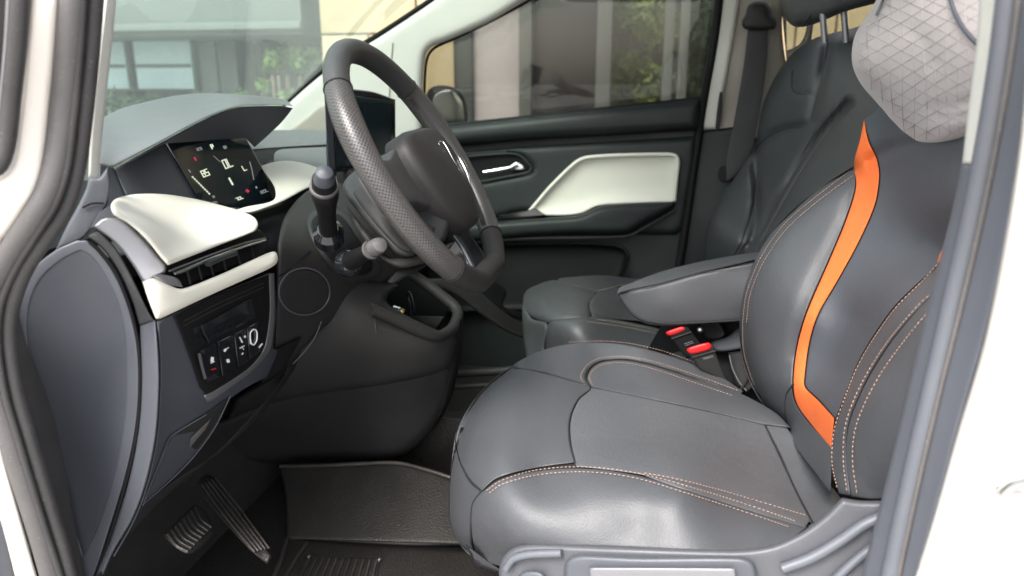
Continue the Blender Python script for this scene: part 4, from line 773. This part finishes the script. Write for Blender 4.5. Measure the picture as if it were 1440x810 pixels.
panel('pillar_foot_trim', [(124, 250, 1), (140, 250, 1), (152, 234, 1), (156, 262), (150, 290), (136, 312), (118, 334), (104, 342, 1), (78, 352, 1), (94, 318), (112, 285), (122, 262)], S_e, M['bluegrey'], db, thick=.02, rnd=(4, .006), off=.004)
surftube('trim_joint', [(116, 292), (130, 286), (146, 286)], S_e, .0012, M['darker'], db, off=.001)
# switch panel
S_k = Surf([('X', 243, 443, -.535), ('X', 378, 385, -.53), ('X', 375, 480, -.545), ('X', 290, 555, -.56), ('X', 262, 490, -.545), ('X', 320, 450, -.54), ('X', 230, 600, -.60), ('X', 170, 760, -.66), ('X', 400, 530, -.58), ('Y', 200, 560, .745), ('X', 450, 460, -.56)])
panel('lower_dash', [(222, 452, 1), (300, 416), (378, 384, 1), (386, 384, 1), (388, 440), (384, 490, 1), (404, 496, 1), (395, 520), (355, 540), (330, 556), (292, 584), (242, 616), (236, 622), (222, 660), (200, 708), (182, 738), (160, 770), (150, 790, 1), (168, 752), (200, 690), (218, 620), (224, 545), (222, 500)], S_k, M['bluegrey'], db, thick=.02, rnd=(4, .005), sp=7, off=.004)
panel('lower_flap', [(241, 615, 1), (262, 600), (292, 583), (322, 561), (318, 572), (300, 605), (270, 645), (235, 680), (200, 712, 1), (218, 670), (232, 632)], S_k, M['bluegrey'], db, thick=.01, rnd=(2, .003), off=.001)
panel('flap_pocket_dark', [(246, 612, 1), (292, 580), (321, 560), (313, 576), (300, 600), (276, 632), (266, 622, 1), (285, 605, 1)], S_k, M['dark'], db, thick=.01, rnd=(2, .002), off=-.002)
panel('lower_edge', [(150, 792, 1), (182, 738), (200, 710), (250, 672), (300, 640), (340, 600), (380, 555), (402, 522), (405, 496, 1), (420, 470, 1), (445, 450, 1), (430, 490), (400, 540), (345, 605), (280, 660), (220, 712), (165, 775), (145, 815, 1), (132, 815, 1)], S_k, M['dark'], db, thick=.03, rnd=(5, .006), off=.008)
panel('flap_reflector', [(266, 631, 1), (268, 616, 1), (297, 588, 1), (289, 604, 1)], S_k, M['rubber'], db, thick=.003, rnd=(2, .001), off=-.004)
surftube('flap_line', [(200, 710), (235, 680), (270, 645), (300, 605), (318, 570), (324, 556)], S_k, .0009, M['bluegrey2'], db, off=-.002)
surftube('flap_line', [(200, 712), (216, 672), (232, 632), (240, 615), (262, 600), (290, 583)], S_k, .0009, M['bluegrey2'], db, off=-.002)
surftube('edge_highlight', [(222, 452), (226, 500), (226, 545), (221, 617), (207, 682), (188, 732), (160, 782)], S_k, .0012, M['bluegrey2'], db, off=-.0)
panel('satin_panel_rim', [(378, 386, 1), (385, 384, 1), (386, 440), (381, 488), (368, 508), (345, 530), (300, 562), (291, 566, 1), (286, 556, 1), (300, 550), (344, 522), (364, 502), (373, 484), (379, 440)], S_k, M['silver'], db, thick=.012, rnd=(3, .004), sp=5, off=-.004)
sw = panel('switch_panel', [(244, 444, 1), (300, 417), (378, 386, 1), (380, 430), (374, 484), (364, 502), (342, 523), (300, 550), (290, 553), (281, 545, 1), (268, 506), (256, 472)], S_k, M['darker'], db, thick=.02, rnd=(4, .004), sp=6, off=-.003)
panel('card_tray', [(283, 457, 1), (353, 418, 1), (360, 447, 1), (293, 481, 1)], S_k, M['gloss'], sw, thick=.012, rnd=(2, .003), off=-.008)
panel('tray_slot', [(300, 459, 1), (340, 440, 1), (341, 446, 1), (302, 466, 1)], S_k, M['darker'], sw, thick=.002, rnd=(1, .001), off=-.0085)
surftube('tray_edge', [(283, 458), (288, 470), (294, 481)], S_k, .001, M['dark'], sw, off=-.008)
panel('tray_end', [(270, 462, 1), (282, 456, 1), (292, 482, 1), (280, 490, 1)], S_k, M['gloss'], sw, thick=.01, rnd=(2, .002), off=-.004)
for i, off_ in enumerate((0, 6)): surftube('panel_rib', [(258, 452 + off_), (300, 430 + off_), (370, 398 + off_)], S_k, .0012, M['dark'], sw, off=-.003)
quads = [[(282, 492, 1), (303, 482, 1), (311, 530, 1), (291, 538, 1)], [(305, 481, 1), (327, 471, 1), (333, 518, 1), (313, 529, 1)], [(329, 470, 1), (345, 462, 1), (349, 508, 1), (335, 517, 1)], [(347, 461, 1), (362, 453, 1), (366, 494, 1), (351, 507, 1)]]
for qd in quads: panel('switch_button', qd, S_k, M['gloss'], sw, thick=.012, rnd=(2, .002), sp=6, off=-.008)
bar([(280, 497), (284, 515), (289, 533)], 4, M['silver'], 'dimmer_wheel', S_k, sw, -.012)
def icon(pts, wd, nm='button_icon', m='white_print'): bar(pts, wd, M[m], nm, S_k, sw, -.0105)
icon([(299, 502), (298, 509)], 4.4); icon([(296, 511), (302, 508)], 1.2); icon([(297, 520), (304, 518)], 1.8, m='red')
icon([(315, 494), (318, 491)], 3.4); icon([(318, 491), (322, 488.5)], 1.3); icon([(320, 505), (321.5, 510)], 4.4)
icon([(337, 474), (341, 482)], 2.2); icon([(344, 472), (345, 475)], 3); icon([(337, 490), (344, 486)], 1.2); icon([(340, 499), (342, 496)], 1.6); icon([(340, 487), (343, 492)], 1)
surftube('outlined_icon', [(352, 468), (357, 463), (361, 466), (361, 478), (357, 485), (353, 482)], S_k, .0010, M['white_print'], sw, off=-.0105, closed=True, step=3)
icon([(352, 477), (352.5, 484)], 2.4); icon([(364, 489), (369, 483)], 2.4)
# knee panel, speaker ring, stalk pod
S_n2 = Surf([('X', 385, 330, -.54), ('X', 400, 290, -.58), ('X', 475, 250, -.54), ('X', 490, 350, -.47), ('X', 428, 410, -.52), ('X', 400, 500, -.56), ('X', 545, 385, -.44), ('X', 600, 370, -.42), ('X', 440, 470, -.53), ('X', 500, 290, -.49), ('X', 520, 400, -.47)])
panel('dark_gap', [(360, 300, 1), (400, 288, 1), (470, 260, 1), (480, 300, 1), (440, 420, 1), (370, 420, 1), (350, 340, 1)], S_n2, M['darker'], db, thick=.01, rnd=(2, .002), off=.06)
panel('knee_panel', [(390, 345, 1), (398, 310), (415, 284), (440, 264), (470, 256), (500, 268), (560, 340), (606, 358), (600, 370), (560, 385), (540, 398), (480, 440), (440, 476), (410, 505), (384, 515, 1), (386, 470), (388, 420)], S_n2, M['dark'], db, thick=.03, rnd=(8, .012), sp=7)
surftube('speaker_ring', [(428 + 36 * math.cos(a), 410 + 33 * math.sin(a)) for a in np.linspace(0, 2 * math.pi, 17)[:-1]], S_n2, .0013, M['bluegrey2'], db, off=-.001, closed=True)
panel('speaker_cover', [(428 + 34 * math.cos(a), 410 + 31 * math.sin(a)) for a in np.linspace(0, 2 * math.pi, 17)[:-1]], S_n2, M['dark'], db, thick=.004, rnd=(3, .002), off=-.0015)
surftube('panel_joint', [(388, 392), (400, 384), (418, 368), (436, 352)], S_n2, .0009, M['darker'], db, off=-.001)
surftube('panel_joint', [(452, 452), (444, 472), (432, 490), (412, 512)], S_n2, .0012, M['bluegrey'], db, off=-.004)
panel('open_slot', [(384, 492, 1), (424, 474, 1), (400, 520, 1), (366, 540, 1)], S_n2, M['darker'], db, thick=.01, rnd=(2, .003), off=-.012)
# ================================================================ steering column and stalks
sc_ = thing('steering_column', 'dark steering column shroud with two stalks behind the wheel', 'steering column', tuple(at(500, 340, .97)))
panel('stalk_pod_rim', [(430, 314), (436, 300), (452, 292), (474, 292), (494, 306), (520, 345), (536, 372), (534, 388), (512, 396), (486, 394), (462, 374), (442, 346)], S_n2, M['dark2'], sc_, thick=.03, rnd=(8, .012), sp=5, off=-.014)
panel('stalk_pod', [(438, 316), (445, 303), (462, 299), (480, 304), (500, 330), (518, 358), (524, 376), (514, 386), (490, 386), (470, 370), (448, 342)], S_n2, M['darker'], sc_, thick=.02, rnd=(4, .005), sp=5, off=-.020)
S_cs = Surf([('Y', 484, 262, .93), ('Y', 500, 240, .97), ('Y', 530, 300, .88), ('Y', 560, 355, .86), ('Y', 612, 350, .90), ('Y', 600, 290, .93), ('Y', 545, 225, .99), ('Y', 545, 270, .90)])
panel('upper_shroud', [(482, 262), (490, 248), (520, 226), (560, 210, 1), (640, 300, 1), (625, 340, 1), (600, 352), (575, 362), (555, 356), (530, 330), (505, 300), (488, 278)], S_cs, M['dark2'], sc_, thick=.06, rnd=(9, .02), sp=6)
panel('shroud_side', [(497, 272), (510, 262), (535, 262), (575, 300), (612, 320, 1), (600, 345), (580, 355), (560, 348), (530, 318)], S_cs, M['dark'], sc_, thick=.02, rnd=(8, .008), sp=6, off=-.008)
panel('lower_shroud', [(488, 290, 1), (520, 330), (550, 362), (600, 352, 1), (640, 340, 1), (625, 358), (590, 372), (560, 376), (530, 358), (502, 322)], S_cs, M['dark'], sc_, thick=.06, rnd=(6, .012), off=.012)
surftube('column_screw', [(536, 288), (541, 294), (545, 296)], S_cs, .003, M['silver'], sc_, off=-.012)
panel('tilt_lever', [(545, 396, 1), (560, 380), (600, 360), (612, 352), (616, 358), (600, 374), (570, 390), (552, 400)], S_cs, M['darker'], sc_, thick=.02, rnd=(4, .006), off=.03)
a = at(462, 330, .955); b = at(455, 250, .86)
st = lathe('control_stalk', [(0, .0140), (.12, .0125), (.40, .0118), (.58, .0140), (.72, .0172), (.80, .0172), (.82, .0155), (.98, .0145), (1.0, .012)], a, b, M['darker'], sc_, label='upper stalk with grey twist knob')
lathe('stalk_collar', [(0, .021), (.7, .021), (1, .014)], at(463, 336, .965), at(461, 322, .945), M['gloss'], st)
lathe('stalk_knob', [(0, .0132), (.2, .0134), (.8, .0105), (1.0, .005)], at(455.5, 254, .862), at(456, 239, .85), M['bluegrey'], st)
lathe('stalk_ring', [(0, .0177), (1, .0177)], at(455.6, 264, .875), at(455.4, 261, .872), M['rubber'], st)
a = at(492, 368, .94); b = at(532, 346, .86)
st2 = lathe('control_stalk', [(0, .0135), (.3, .012), (.6, .0095), (.75, .0105), (.95, .0115), (1, .0115)], a, b, M['darker'], sc_, label='lower stalk with pale end cap')
lathe('stalk_collar', [(0, .019), (.6, .019), (1, .013)], at(489, 371, .95), at(494, 366, .935), M['gloss'], st2)
lathe('stalk_cap', [(0, .0105), (.5, .0105), (.9, .009), (1, .004)], at(526, 349, .862), at(536, 343.5, .85), M['rubber'], st2)
lathe('stalk_ring', [(0, .0122), (1, .0122)], at(521, 351.5, .868), at(523, 350.5, .866), M['rubber'], st2)
# ================================================================ centre touchscreen
ts = thing('touchscreen', 'upright black touchscreen standing on the dash behind the steering wheel', 'screen', tuple(at(480, 236, 1.35)))
S_ts = Surf([('Y', 466, 180, 1.33), ('Y', 470, 235, 1.33), ('Y', 545, 180, 1.52), ('Y', 545, 235, 1.52)])
panel('screen_body', [(458, 134, 1), (462, 124), (520, 128), (556, 140, 1), (556, 240, 1), (470, 242, 1), (460, 238)], S_ts, M['gloss'], ts, thick=.014, rnd=(3, .005))
panel('screen_frame', [(456, 134, 1), (460, 122), (466, 122, 1), (472, 240, 1), (462, 240)], S_ts, M['bluegrey'], ts, thick=.016, rnd=(2, .004), off=-.004)
panel('screen_glass', [(468, 130, 1), (550, 142, 1), (550, 236, 1), (473, 236, 1)], S_ts, M['screen'], ts, thick=.003, rnd=(1, .001), off=-.003)
for (x, y) in ((496, 205), (497, 190), (499, 218), (494, 175)): bar([(x, y), (x + 3, y + 1)], 2.2, M['glowdim'], 'screen_mark', S_ts, ts, -.0045)
box('screen_bracket', tuple(at(510, 250, 1.45)), (.05, .16, .05), M['dark'], ts, bev=.01)
# ================================================================ steering wheel
wh = thing('steering_wheel', 'black leather flat bottomed steering wheel with perforated grips', 'steering wheel', (-.301, 1.0, 1.016))
T = np.array(at(497, 72, 1.0)); B = np.array(at(689, 389, 1.0)); WC = (T + B) / 2; WR = np.linalg.norm(T - B) / 2
wu = (T - B) / np.linalg.norm(T - B); wv = np.array([0, 1.0, 0]); wn = np.cross(wv, wu)   # up, across (away), normal
if wn @ (CAM - WC) < 0: wn = -wn
def wp(r, a, h=0.0): return WC + wu * (r * math.cos(a)) + wv * (r * math.sin(a)) + wn * h   # a = 0 top, positive away from the camera
def rimr(a):
    c = math.cos(a)
    r = WR
    if c < -.80: r = min(WR * 1.0, WR * .955 / -c) if -c > .955 else WR
    return r
def rimpart(nm, a0, a1, m, n=40, ra=.0165, rb=.0145, label=None, uv=False):
    P = []; V = []; F = []; UV = []
    for i in range(n + 1):
        a = a0 + (a1 - a0) * i / n; r = rimr(a); c = wp(r, a); rad = np.array(c) - WC; rad /= np.linalg.norm(rad)
        thumb = 1 + .10 * math.exp(-((abs(a) - 1.15) / .25) ** 2)
        for k in range(16):
            g = 2 * math.pi * k / 16; V.append(c + rad * math.cos(g) * ra * thumb + wn * math.sin(g) * rb * 1.12 * thumb)
    for i in range(n):
        for k in range(16):
            F.append((i * 16 + k, i * 16 + (k + 1) % 16, (i + 1) * 16 + (k + 1) % 16, (i + 1) * 16 + k))
    F.append(tuple(range(15, -1, -1))); F.append(tuple(n * 16 + k for k in range(16)))
    me = bpy.data.meshes.new('m'); me.from_pydata([tuple(v) for v in V], [], F)
    if uv:
        ul = me.uv_layers.new(name='UVMap'); pitch = .0048
        for p in me.polygons[:n * 16]:
            idx = p.index; i, k = divmod(idx, 16); ss = [(i, k), (i, k + 1), (i + 1, k + 1), (i + 1, k)]
            for li, (ii, kk) in zip(p.loop_indices, ss):
                ul.data[li].uv = (ii * abs(a1 - a0) / n * WR / pitch / 1.0, kk / 16 * 2 * math.pi * .0155 / pitch)
    bm = bmesh.new(); bm.from_mesh(me); bmesh.ops.recalc_face_normals(bm, faces=bm.faces); bm.to_mesh(me); bm.free()
    me.set_sharp_from_angle(angle=R(60)); return mesh(nm, me, m, wh, label=label)
D_ = math.radians
rimpart('rim', D_(-47), D_(47), M['wheel'], label='smooth upper arc of the rim')
rimpart('rim_grip', D_(-48), D_(-138), M['perf'], label='perforated grip on the near side', uv=True)
rimpart('rim_grip', D_(48), D_(138), M['perf'], label='perforated grip on the far side', uv=True)
rimpart('rim', D_(139), D_(221), M['wheelpl'], label='smooth lower arc of the rim')
for a in (-47.5, 47.5, 138.5, -138.5):
    a = D_(a); c = wp(rimr(a), a); rad = (c - WC) / np.linalg.norm(c - WC)
    tube('rim_seam', [c + rad * math.cos(g) * .0172 + wn * math.sin(g) * .0169 for g in np.linspace(0, 2 * math.pi, 25)[:-1]], .0009, M['dark'], wh, sides=6, closed=True)
# baseball stitching round the inner side of the far grip
V = []; F = []
for i in range(70):
    a = D_(50 + i * 1.24); c = wp(rimr(a), a); rad = (c - WC) / np.linalg.norm(c - WC)
    for s_ in (-1, 1):
        p = c - rad * .0162 + wn * .004 * s_; p2 = wp(rimr(a) - .0172, a + .008, 0.0)
        v, f = tubemesh([p, p2], .0009, 4); k = len(V); V += v; F += [tuple(x + k for x in g) for g in f]
mesh('grip_stitching', raw(V, F), M['seam'], wh, kind='stuff')
# hub and spokes in real depth
def wloft(nm, outline, h0, h1, m, bev=.01, label=None, dome=0.0):
    "outline in wheel plane coordinates (up, across), from height h0 to h1 along the normal"
    O = spline(outline, .006, True); c = O.mean(0); V = []; F = []; n = len(O)
    levels = [(1.0, h0), (1.0, h1 - bev)] + [(1 - (1 - math.cos(t)) * bev / .06, h1 - bev + math.sin(t) * bev) for t in (.5, 1.0, 1.57)] + [(.6, h1 + dome * .6), (.3, h1 + dome * .9)]
    for s_, h in levels:
        for q in O:
            z = c + (q - c) * s_; V.append(WC + wu * z[0] + wv * z[1] + wn * h)
    for j in range(len(levels) - 1):
        for i in range(n): F.append((j * n + i, j * n + (i + 1) % n, (j + 1) * n + (i + 1) % n, (j + 1) * n + i))
    V.append(WC + wu * c[0] + wv * c[1] + wn * (h1 + dome)); k = len(V) - 1; L = (len(levels) - 1) * n
    for i in range(n): F.append((L + i, L + (i + 1) % n, k))
    F.append(tuple(range(n - 1, -1, -1)))
    me = raw(V, F); me.set_sharp_from_angle(angle=R(50)); return mesh(nm, me, m, wh, label=label)
hub = wloft('hub_pad', [(.048, 0), (.046, -.055), (.028, -.082), (-.015, -.088), (-.065, -.070), (-.100, -.038), (-.106, 0), (-.100, .038), (-.065, .070), (-.015, .088), (.028, .082), (.046, .055)], -.010, .030, M['wheelpl'], bev=.016, dome=.006)
wloft('hub_shell', [(.035, 0), (.03, -.045), (.01, -.07), (-.03, -.075), (-.06, -.055), (-.08, 0), (-.06, .055), (-.03, .075), (.01, .07), (.03, .045)], -.048, -.010, M['wheelpl'], bev=.01)
for s_ in (-1, 1):
    wloft('spoke', [(.030, s_ * .06), (.022, s_ * .12), (.020, s_ * .168), (-.030, s_ * .168), (-.040, s_ * .12), (-.05, s_ * .06)], -.022, .006, M['wheel'], bev=.006, label='near side spoke' if s_ < 0 else 'far side spoke')
wloft('spoke', [(-.06, -.04), (-.12, -.032), (-.168, -.036), (-.168, .036), (-.12, .032), (-.06, .04)], -.022, .0, M['gloss'], bev=.006, label='lower spoke')
def wtube(nm, pts, r, m, h=.034, parent=None, **k): return tube(nm, smooth3([WC + wu * a + wv * b + wn * (h + (c[0] if c else 0)) for a, b, *c in pts], 5), r, m, parent or wh, **k)
def won(px, py, h):
    r_ = ray(px, py); t = ((WC + wn * h - CAM) @ wn) / (r_ @ wn); return CAM + r_ * t
tube('hub_trim', smooth3([won(598, 258, .012), won(602, 264, .012), won(620, 284, .010), won(640, 311, .006)], 5), .0013, M['chrome'], wh)
box('hub_trim_tip', tuple(won(599, 259, .013)), (.006, .006, .006), M['chrome'], wh, bev=.002)
tube('emblem', smooth3([won(623, 216, .032), won(617, 202, .034), won(622, 199, .036), won(628, 207, .038), won(637, 224, .038), won(645, 237, .036), won(646, 242, .034)], 5), .0008, M['chrome'], wh)
tube('emblem', smooth3([won(644, 219, .034), won(651, 229, .036), won(657, 242, .036), won(661, 258, .032)], 6), [.001, .002, .003, .0036, .004, .0043] + [.0045] * 6 + [.0043, .004, .0036, .003, .0024, .0018, .001], M['chrome'], wh, flat=.6)
# ================================================================ centre console
cc = thing('centre_console', 'dark plastic centre console with an open storage bin below the dash', 'console', tuple(at(560, 640, 1.35)))
S_k1 = Surf([('Y', 420, 430, 1.14), ('Y', 540, 400, 1.22), ('Y', 500, 440, 1.16), ('Y', 615, 478, 1.24), ('Y', 640, 470, 1.28), ('Y', 350, 570, 1.12), ('Y', 400, 560, 1.15), ('Y', 630, 510, 1.26), ('Y', 410, 645, 1.27), ('Y', 540, 645, 1.27), ('Y', 600, 600, 1.27), ('Y', 625, 560, 1.28), ('Y', 480, 600, 1.25)])
panel('tower_side', [(398, 550, 1), (480, 535), (560, 520), (630, 500, 1), (640, 530, 1), (630, 570), (606, 608), (575, 636), (545, 645), (480, 647), (410, 650, 1), (300, 650, 1), (290, 600, 1)], S_k1, M['dark'], cc, thick=.05, rnd=(14, .03), sp=8, off=.01)
panel('tower_upper', [(400, 470, 1), (440, 410), (500, 385, 1), (560, 400, 1), (545, 426), (610, 462), (640, 468, 1), (644, 480, 1), (630, 520), (560, 540), (480, 552), (400, 565), (320, 590, 1), (330, 560, 1), (400, 510)], S_k1, M['dark'], cc, thick=.05, rnd=(12, .025), sp=8)
panel('tower_corner', [(632, 470, 1), (650, 445), (648, 500), (640, 540), (628, 575), (610, 605, 1), (618, 570), (630, 520)], S_k1, M['darker'], cc, thick=.05, rnd=(6, .02), off=.01)
panel('bin_floor', [(500, 400, 1), (570, 380, 1), (632, 430, 1), (618, 466, 1), (560, 450, 1), (500, 436, 1)], PY(1.42), M['darker'], cc, thick=.02, rnd=(2, .003))
panel('bin_liner', [(560, 452, 1), (575, 445), (625, 445, 1), (612, 466, 1)], PY(1.36), M['dark'], cc, thick=.01, rnd=(2, .003))
S_lip = Surf([('Y', 575, 385, 1.36), ('Y', 648, 440, 1.36), ('Y', 620, 475, 1.26), ('Y', 520, 430, 1.18)])
surftube('bin_lip', [(572, 382), (600, 400), (638, 430), (644, 442), (636, 462), (618, 473), (600, 470), (560, 452), (525, 436)], S_lip, .011, M['dark'], cc, off=-.01, sides=12)
ky = surftube('charging_plug', [(553, 434), (563, 437)], PY(1.30), .007, M['steel'], None, label=None)
surftube_keys = None
tag(ky, 'small brass and steel plug lying at the mouth of the console bin', 'plug'); ky.name = 'power_plug'
surftube('plug_collar', [(563, 437), (567, 440)], PY(1.30), .0075, mat('brass', (.65, .5, .2), .3, metal=1), ky)
ring_ = surftube('key_ring', [(572, 412), (576, 410), (580, 420), (582, 436), (580, 447), (577, 440), (576, 424)], PY(1.33), .0022, M['gloss'], None, closed=True)
tag(ring_, 'black key loop hanging in the console bin beside the plug', 'key ring')
surftube('panel_notch', [(524, 426), (526, 442), (529, 468)], S_k1, .0008, M['bluegrey'], cc, off=-.002)
# far console arm under the passenger's side of the dash
S_ca = Surf([('Y', 600, 390, 1.50), ('Y', 700, 450, 1.66), ('Y', 760, 480, 1.80), ('Y', 700, 400, 1.74), ('Y', 740, 450, 1.80)])
panel('console_arm', [(600, 392, 1), (640, 392), (668, 405), (700, 432), (730, 452), (760, 455, 1), (760, 480, 1), (720, 470), (680, 445), (640, 415), (600, 400, 1)], S_ca, M['dark'], cc, thick=.05, rnd=(7, .015), off=-.01)
panel('console_arm_tray', [(640, 385, 1), (690, 392), (712, 410), (708, 430), (735, 440, 1), (735, 452, 1), (690, 430), (650, 400)], S_ca, M['darker'], cc, thick=.03, rnd=(5, .01), off=.012)
surftube('far_floor_rail', [(636, 526), (700, 522), (745, 518)], PY(1.55), .010, M['dark'], cc)
surftube('far_floor_rail', [(630, 545), (690, 541), (720, 539)], PY(1.50), .006, M['dark'], cc)
# between the seats
cb = thing('seat_side_trim', 'dark trim between the two seats, under the armrest and behind the buckles', 'trim', tuple(at(1020, 520, 1.38)))
S_bs = Surf([('Y', 1000, 460, 1.42), ('Y', 1050, 540, 1.34), ('Y', 960, 480, 1.42), ('Y', 1040, 440, 1.40)])
panel('trim_wall', [(940, 440, 1), (1060, 440, 1), (1090, 600, 1), (1040, 600, 1), (960, 540, 1), (900, 510, 1)], S_bs, M['darker'], cb, thick=.05, rnd=(4, .006), off=.05)
panel('hinge_bracket', [(1000, 482), (1022, 474), (1042, 462), (1050, 486), (1036, 492), (1008, 494)], S_bs, M['bluegrey'], cb, thick=.02, rnd=(4, .008), off=.0)
panel('trim_block', [(1024, 496, 1), (1050, 492, 1), (1066, 540, 1), (1052, 552, 1), (1034, 540)], S_bs, M['dark'], cb, thick=.03, rnd=(4, .01), off=.0)
surftube('trim_block_edge', [(1026, 500), (1030, 518), (1040, 538), (1050, 550)], S_bs, .002, M['bluegrey'], cb, off=-.004)
panel('upper_block', [(985, 455, 1), (1010, 452), (1020, 470), (1008, 478), (990, 474)], S_bs, M['dark'], cb, thick=.03, rnd=(4, .01), off=.01)
lathe('bolt', [(0, .006), (.6, .006), (1, .003)], at(985, 464, 1.375), at(984, 463.5, 1.36), M['silver'], cb, sides=6)
surftube('anchor_strap', [(1040, 552), (1046, 540), (1054, 528)], S_bs, .002, M['seam'], cb, off=-.01)
def buckle(label, P, Y, m, full=True):
    t = thing('seat_belt_buckle', label, 'buckle', tuple(at(*P[3][:2], Y)), group='seat belt buckles between the seats')
    s = PY(Y); tl, tr, br, bl = [np.array(p, float) for p in P]
    panel('buckle_body', [(*tl, 1), (*tr, 1), (*br, 1), (*bl, 1)], s, m, t, thick=.022, rnd=(3, .004))
    d = (bl - tl) / np.linalg.norm(bl - tl); e = tr - tl
    a_ = tl + d * -3.5 + e * .06; b_ = tr + d * -3.5 - e * .06; c_ = tr + d * 6 - e * .12; f_ = tl + d * 6 + e * .10
    if not full: a_ = tl + d * -1; b_ = tl + e * .80 + d * -1; c_ = tl + e * .85 + d * 5; f_ = tl + e * .05 + d * 6
    panel('release_button', [tuple(a_), tuple(b_), tuple(c_), tuple(f_)], s, M['red'], t, thick=.016, rnd=(3, .004), off=-.006 if full else -.002)
    q = tl + d * 11; surftube('button_frame', [tuple(q + e * .02), tuple(q + e * .98)], s, .0015, M['dark'], t, off=-.003)
    for k in (.52, .58): surftube('buckle_print', [tuple(tl + (bl - tl) * k + e * .35), tuple(tl + (bl - tl) * k + e * .75)], s, .0007, M['bluegrey2'], t, off=-.0005)
    return t
buckle('black buckle with a red button, nearer the driver seat', [(966, 494), (1001, 484), (1024, 540), (985, 520)], 1.30, M['dark'])
buckle('black buckle half hidden under the armrest, only a corner of red showing', [(937, 468), (966, 458), (992, 492), (966, 505)], 1.345, M['darker'], False)
# ================================================================ footwell
S_m = Surf([('Z', 420, 790, .325), ('Z', 640, 790, .325), ('Z', 500, 850, .325), ('Z', 440, 765, .325), ('Z', 640, 766, .325)])
fm = thing('floor_mat', 'moulded black rubber floor mat with a ribbed heel pad', 'floor mat', (-.2, 1.0, .32))
S_mw = Surf([('Y', 395, 655, 1.24), ('Y', 640, 655, 1.24), ('Y', 402, 755, 1.10), ('Y', 640, 764, 1.10), ('Y', 560, 650, 1.24), ('Y', 700, 700, 1.2)])
panel('mat_floor', [(404, 758, 1), (520, 762), (650, 768, 1), (720, 772, 1), (720, 840, 1), (370, 840, 1), (385, 800)], S_m, M['mat'], fm, thick=.012, rnd=(4, .006))
panel('mat_upstand', [(394, 656, 1), (470, 655), (555, 652), (600, 662), (650, 678, 1), (720, 690, 1), (720, 772, 1), (650, 766), (520, 762), (404, 758, 1), (402, 700)], S_mw, M['mat'], fm, thick=.012, rnd=(5, .006))
surftube('mat_rim', [(404, 757), (440, 756), (520, 761), (580, 764), (650, 763)], S_m, .005, M['matrim'], fm, off=-.002)
surftube('mat_rim', [(394, 656), (470, 654), (555, 651), (600, 661), (650, 677)], S_mw, .004, M['matrim'], fm, off=-.002)
surftube('mat_rim', [(404, 757), (396, 785), (384, 815)], S_m, .005, M['matrim'], fm, off=-.002)
surftube('mat_rim', [(432, 764), (420, 780), (400, 815)], S_m, .004, M['matrim'], fm, off=-.002)
hp = panel('heel_pad', [(430, 782, 1), (536, 786, 1), (524, 840, 1), (398, 840, 1)], S_m, M['mat'], fm, thick=.006, rnd=(3, .003), off=-.004)
for i in range(11):
    x = 436 + i * 9.4; surftube('heel_rib', [(x, 784 + i * .4), (x - 10 - (10 - i) * 1.2, 830)], S_m, .0022, M['matrim'], hp, off=-.006, sides=6, step=12)
for x, y in ((434, 783), (533, 787)): surftube('heel_stud', [(x, y), (x + 2, y + .4)], S_m, .0035, M['silver'], hp, off=-.010)
pdl = thing('brake_pedal', 'square ribbed brake pedal on its arm in the footwell', 'pedal', tuple(at(265, 745, 1.08)))
S_br = Surf([('X', 235, 748, -.62), ('X', 272, 710, -.64), ('X', 298, 740, -.60), ('X', 268, 775, -.58)])
panel('pedal_pad', [(230, 750), (244, 738), (262, 720), (274, 709), (285, 716), (296, 732), (300, 748), (290, 762), (270, 778), (256, 776), (238, 762)], S_br, M['mat'], pdl, thick=.015, rnd=(4, .006), sp=5)
for i in range(8):
    t_ = i / 7; a0 = np.array((236 + 38 * t_, 752 - 38 * t_)); a1 = np.array((264 + 33 * t_, 776 - 34 * t_)); mid = (a0 + a1) / 2 + np.array((-2.5, 3.2))
    surftube('pedal_rib', [tuple(a0), tuple(mid), tuple(a1)], S_br, .0021, M['matrim'], pdl, off=-.002, sides=6, step=4)
tube('pedal_arm', smooth3([at(268, 745, 1.1), at(235, 715, 1.13), at(205, 685, 1.15), at(190, 640, 1.16)], 5), .011, M['darker'], pdl)
acc = thing('accelerator_pedal', 'long ribbed accelerator pedal leaning in the footwell', 'pedal', tuple(at(375, 795, 1.12)))
S_ac = Surf([('X', 288, 672, -.66), ('X', 300, 670, -.66), ('X', 375, 795, -.50), ('X', 350, 780, -.52), ('X', 385, 790, -.49), ('X', 330, 730, -.58)])
panel('pedal_pad', [(278, 684), (280, 674), (290, 668), (299, 670), (308, 682), (340, 725), (382, 782, 1), (376, 794, 1), (350, 772), (310, 728), (290, 703)], S_ac, M['mat'], acc, thick=.012, rnd=(3, .005), sp=5)
for i in range(5):
    o_ = i * 4.6; surftube('pedal_rib', [(284 + o_, 682 - i * 2.4), (316 + o_ * 1.1, 726 - i * 3), (358 + o_ * 1.1, 776 - i * 1.2)], S_ac, .0016, M['matrim'], acc, off=-.002, sides=6, step=10)
tube('pedal_arm', [at(378, 792, 1.13), at(395, 840, 1.10)], .012, M['darker'], acc)
# firewall carpet side
cp = mat('dark_carpet', (.014, .013, .012), .9, bump=.8, bscale=500, var=.35, vscale=25, speck=.15)
hexa('footwell_carpet', -.80, -.74, .76, 1.60, .31, .80, cp, body, bev=.02)
tube('wiring_hose', smooth3([at(280, 770, 1.12), at(330, 790, 1.12), at(375, 796, 1.14)], 5), .006, M['darker'], body)
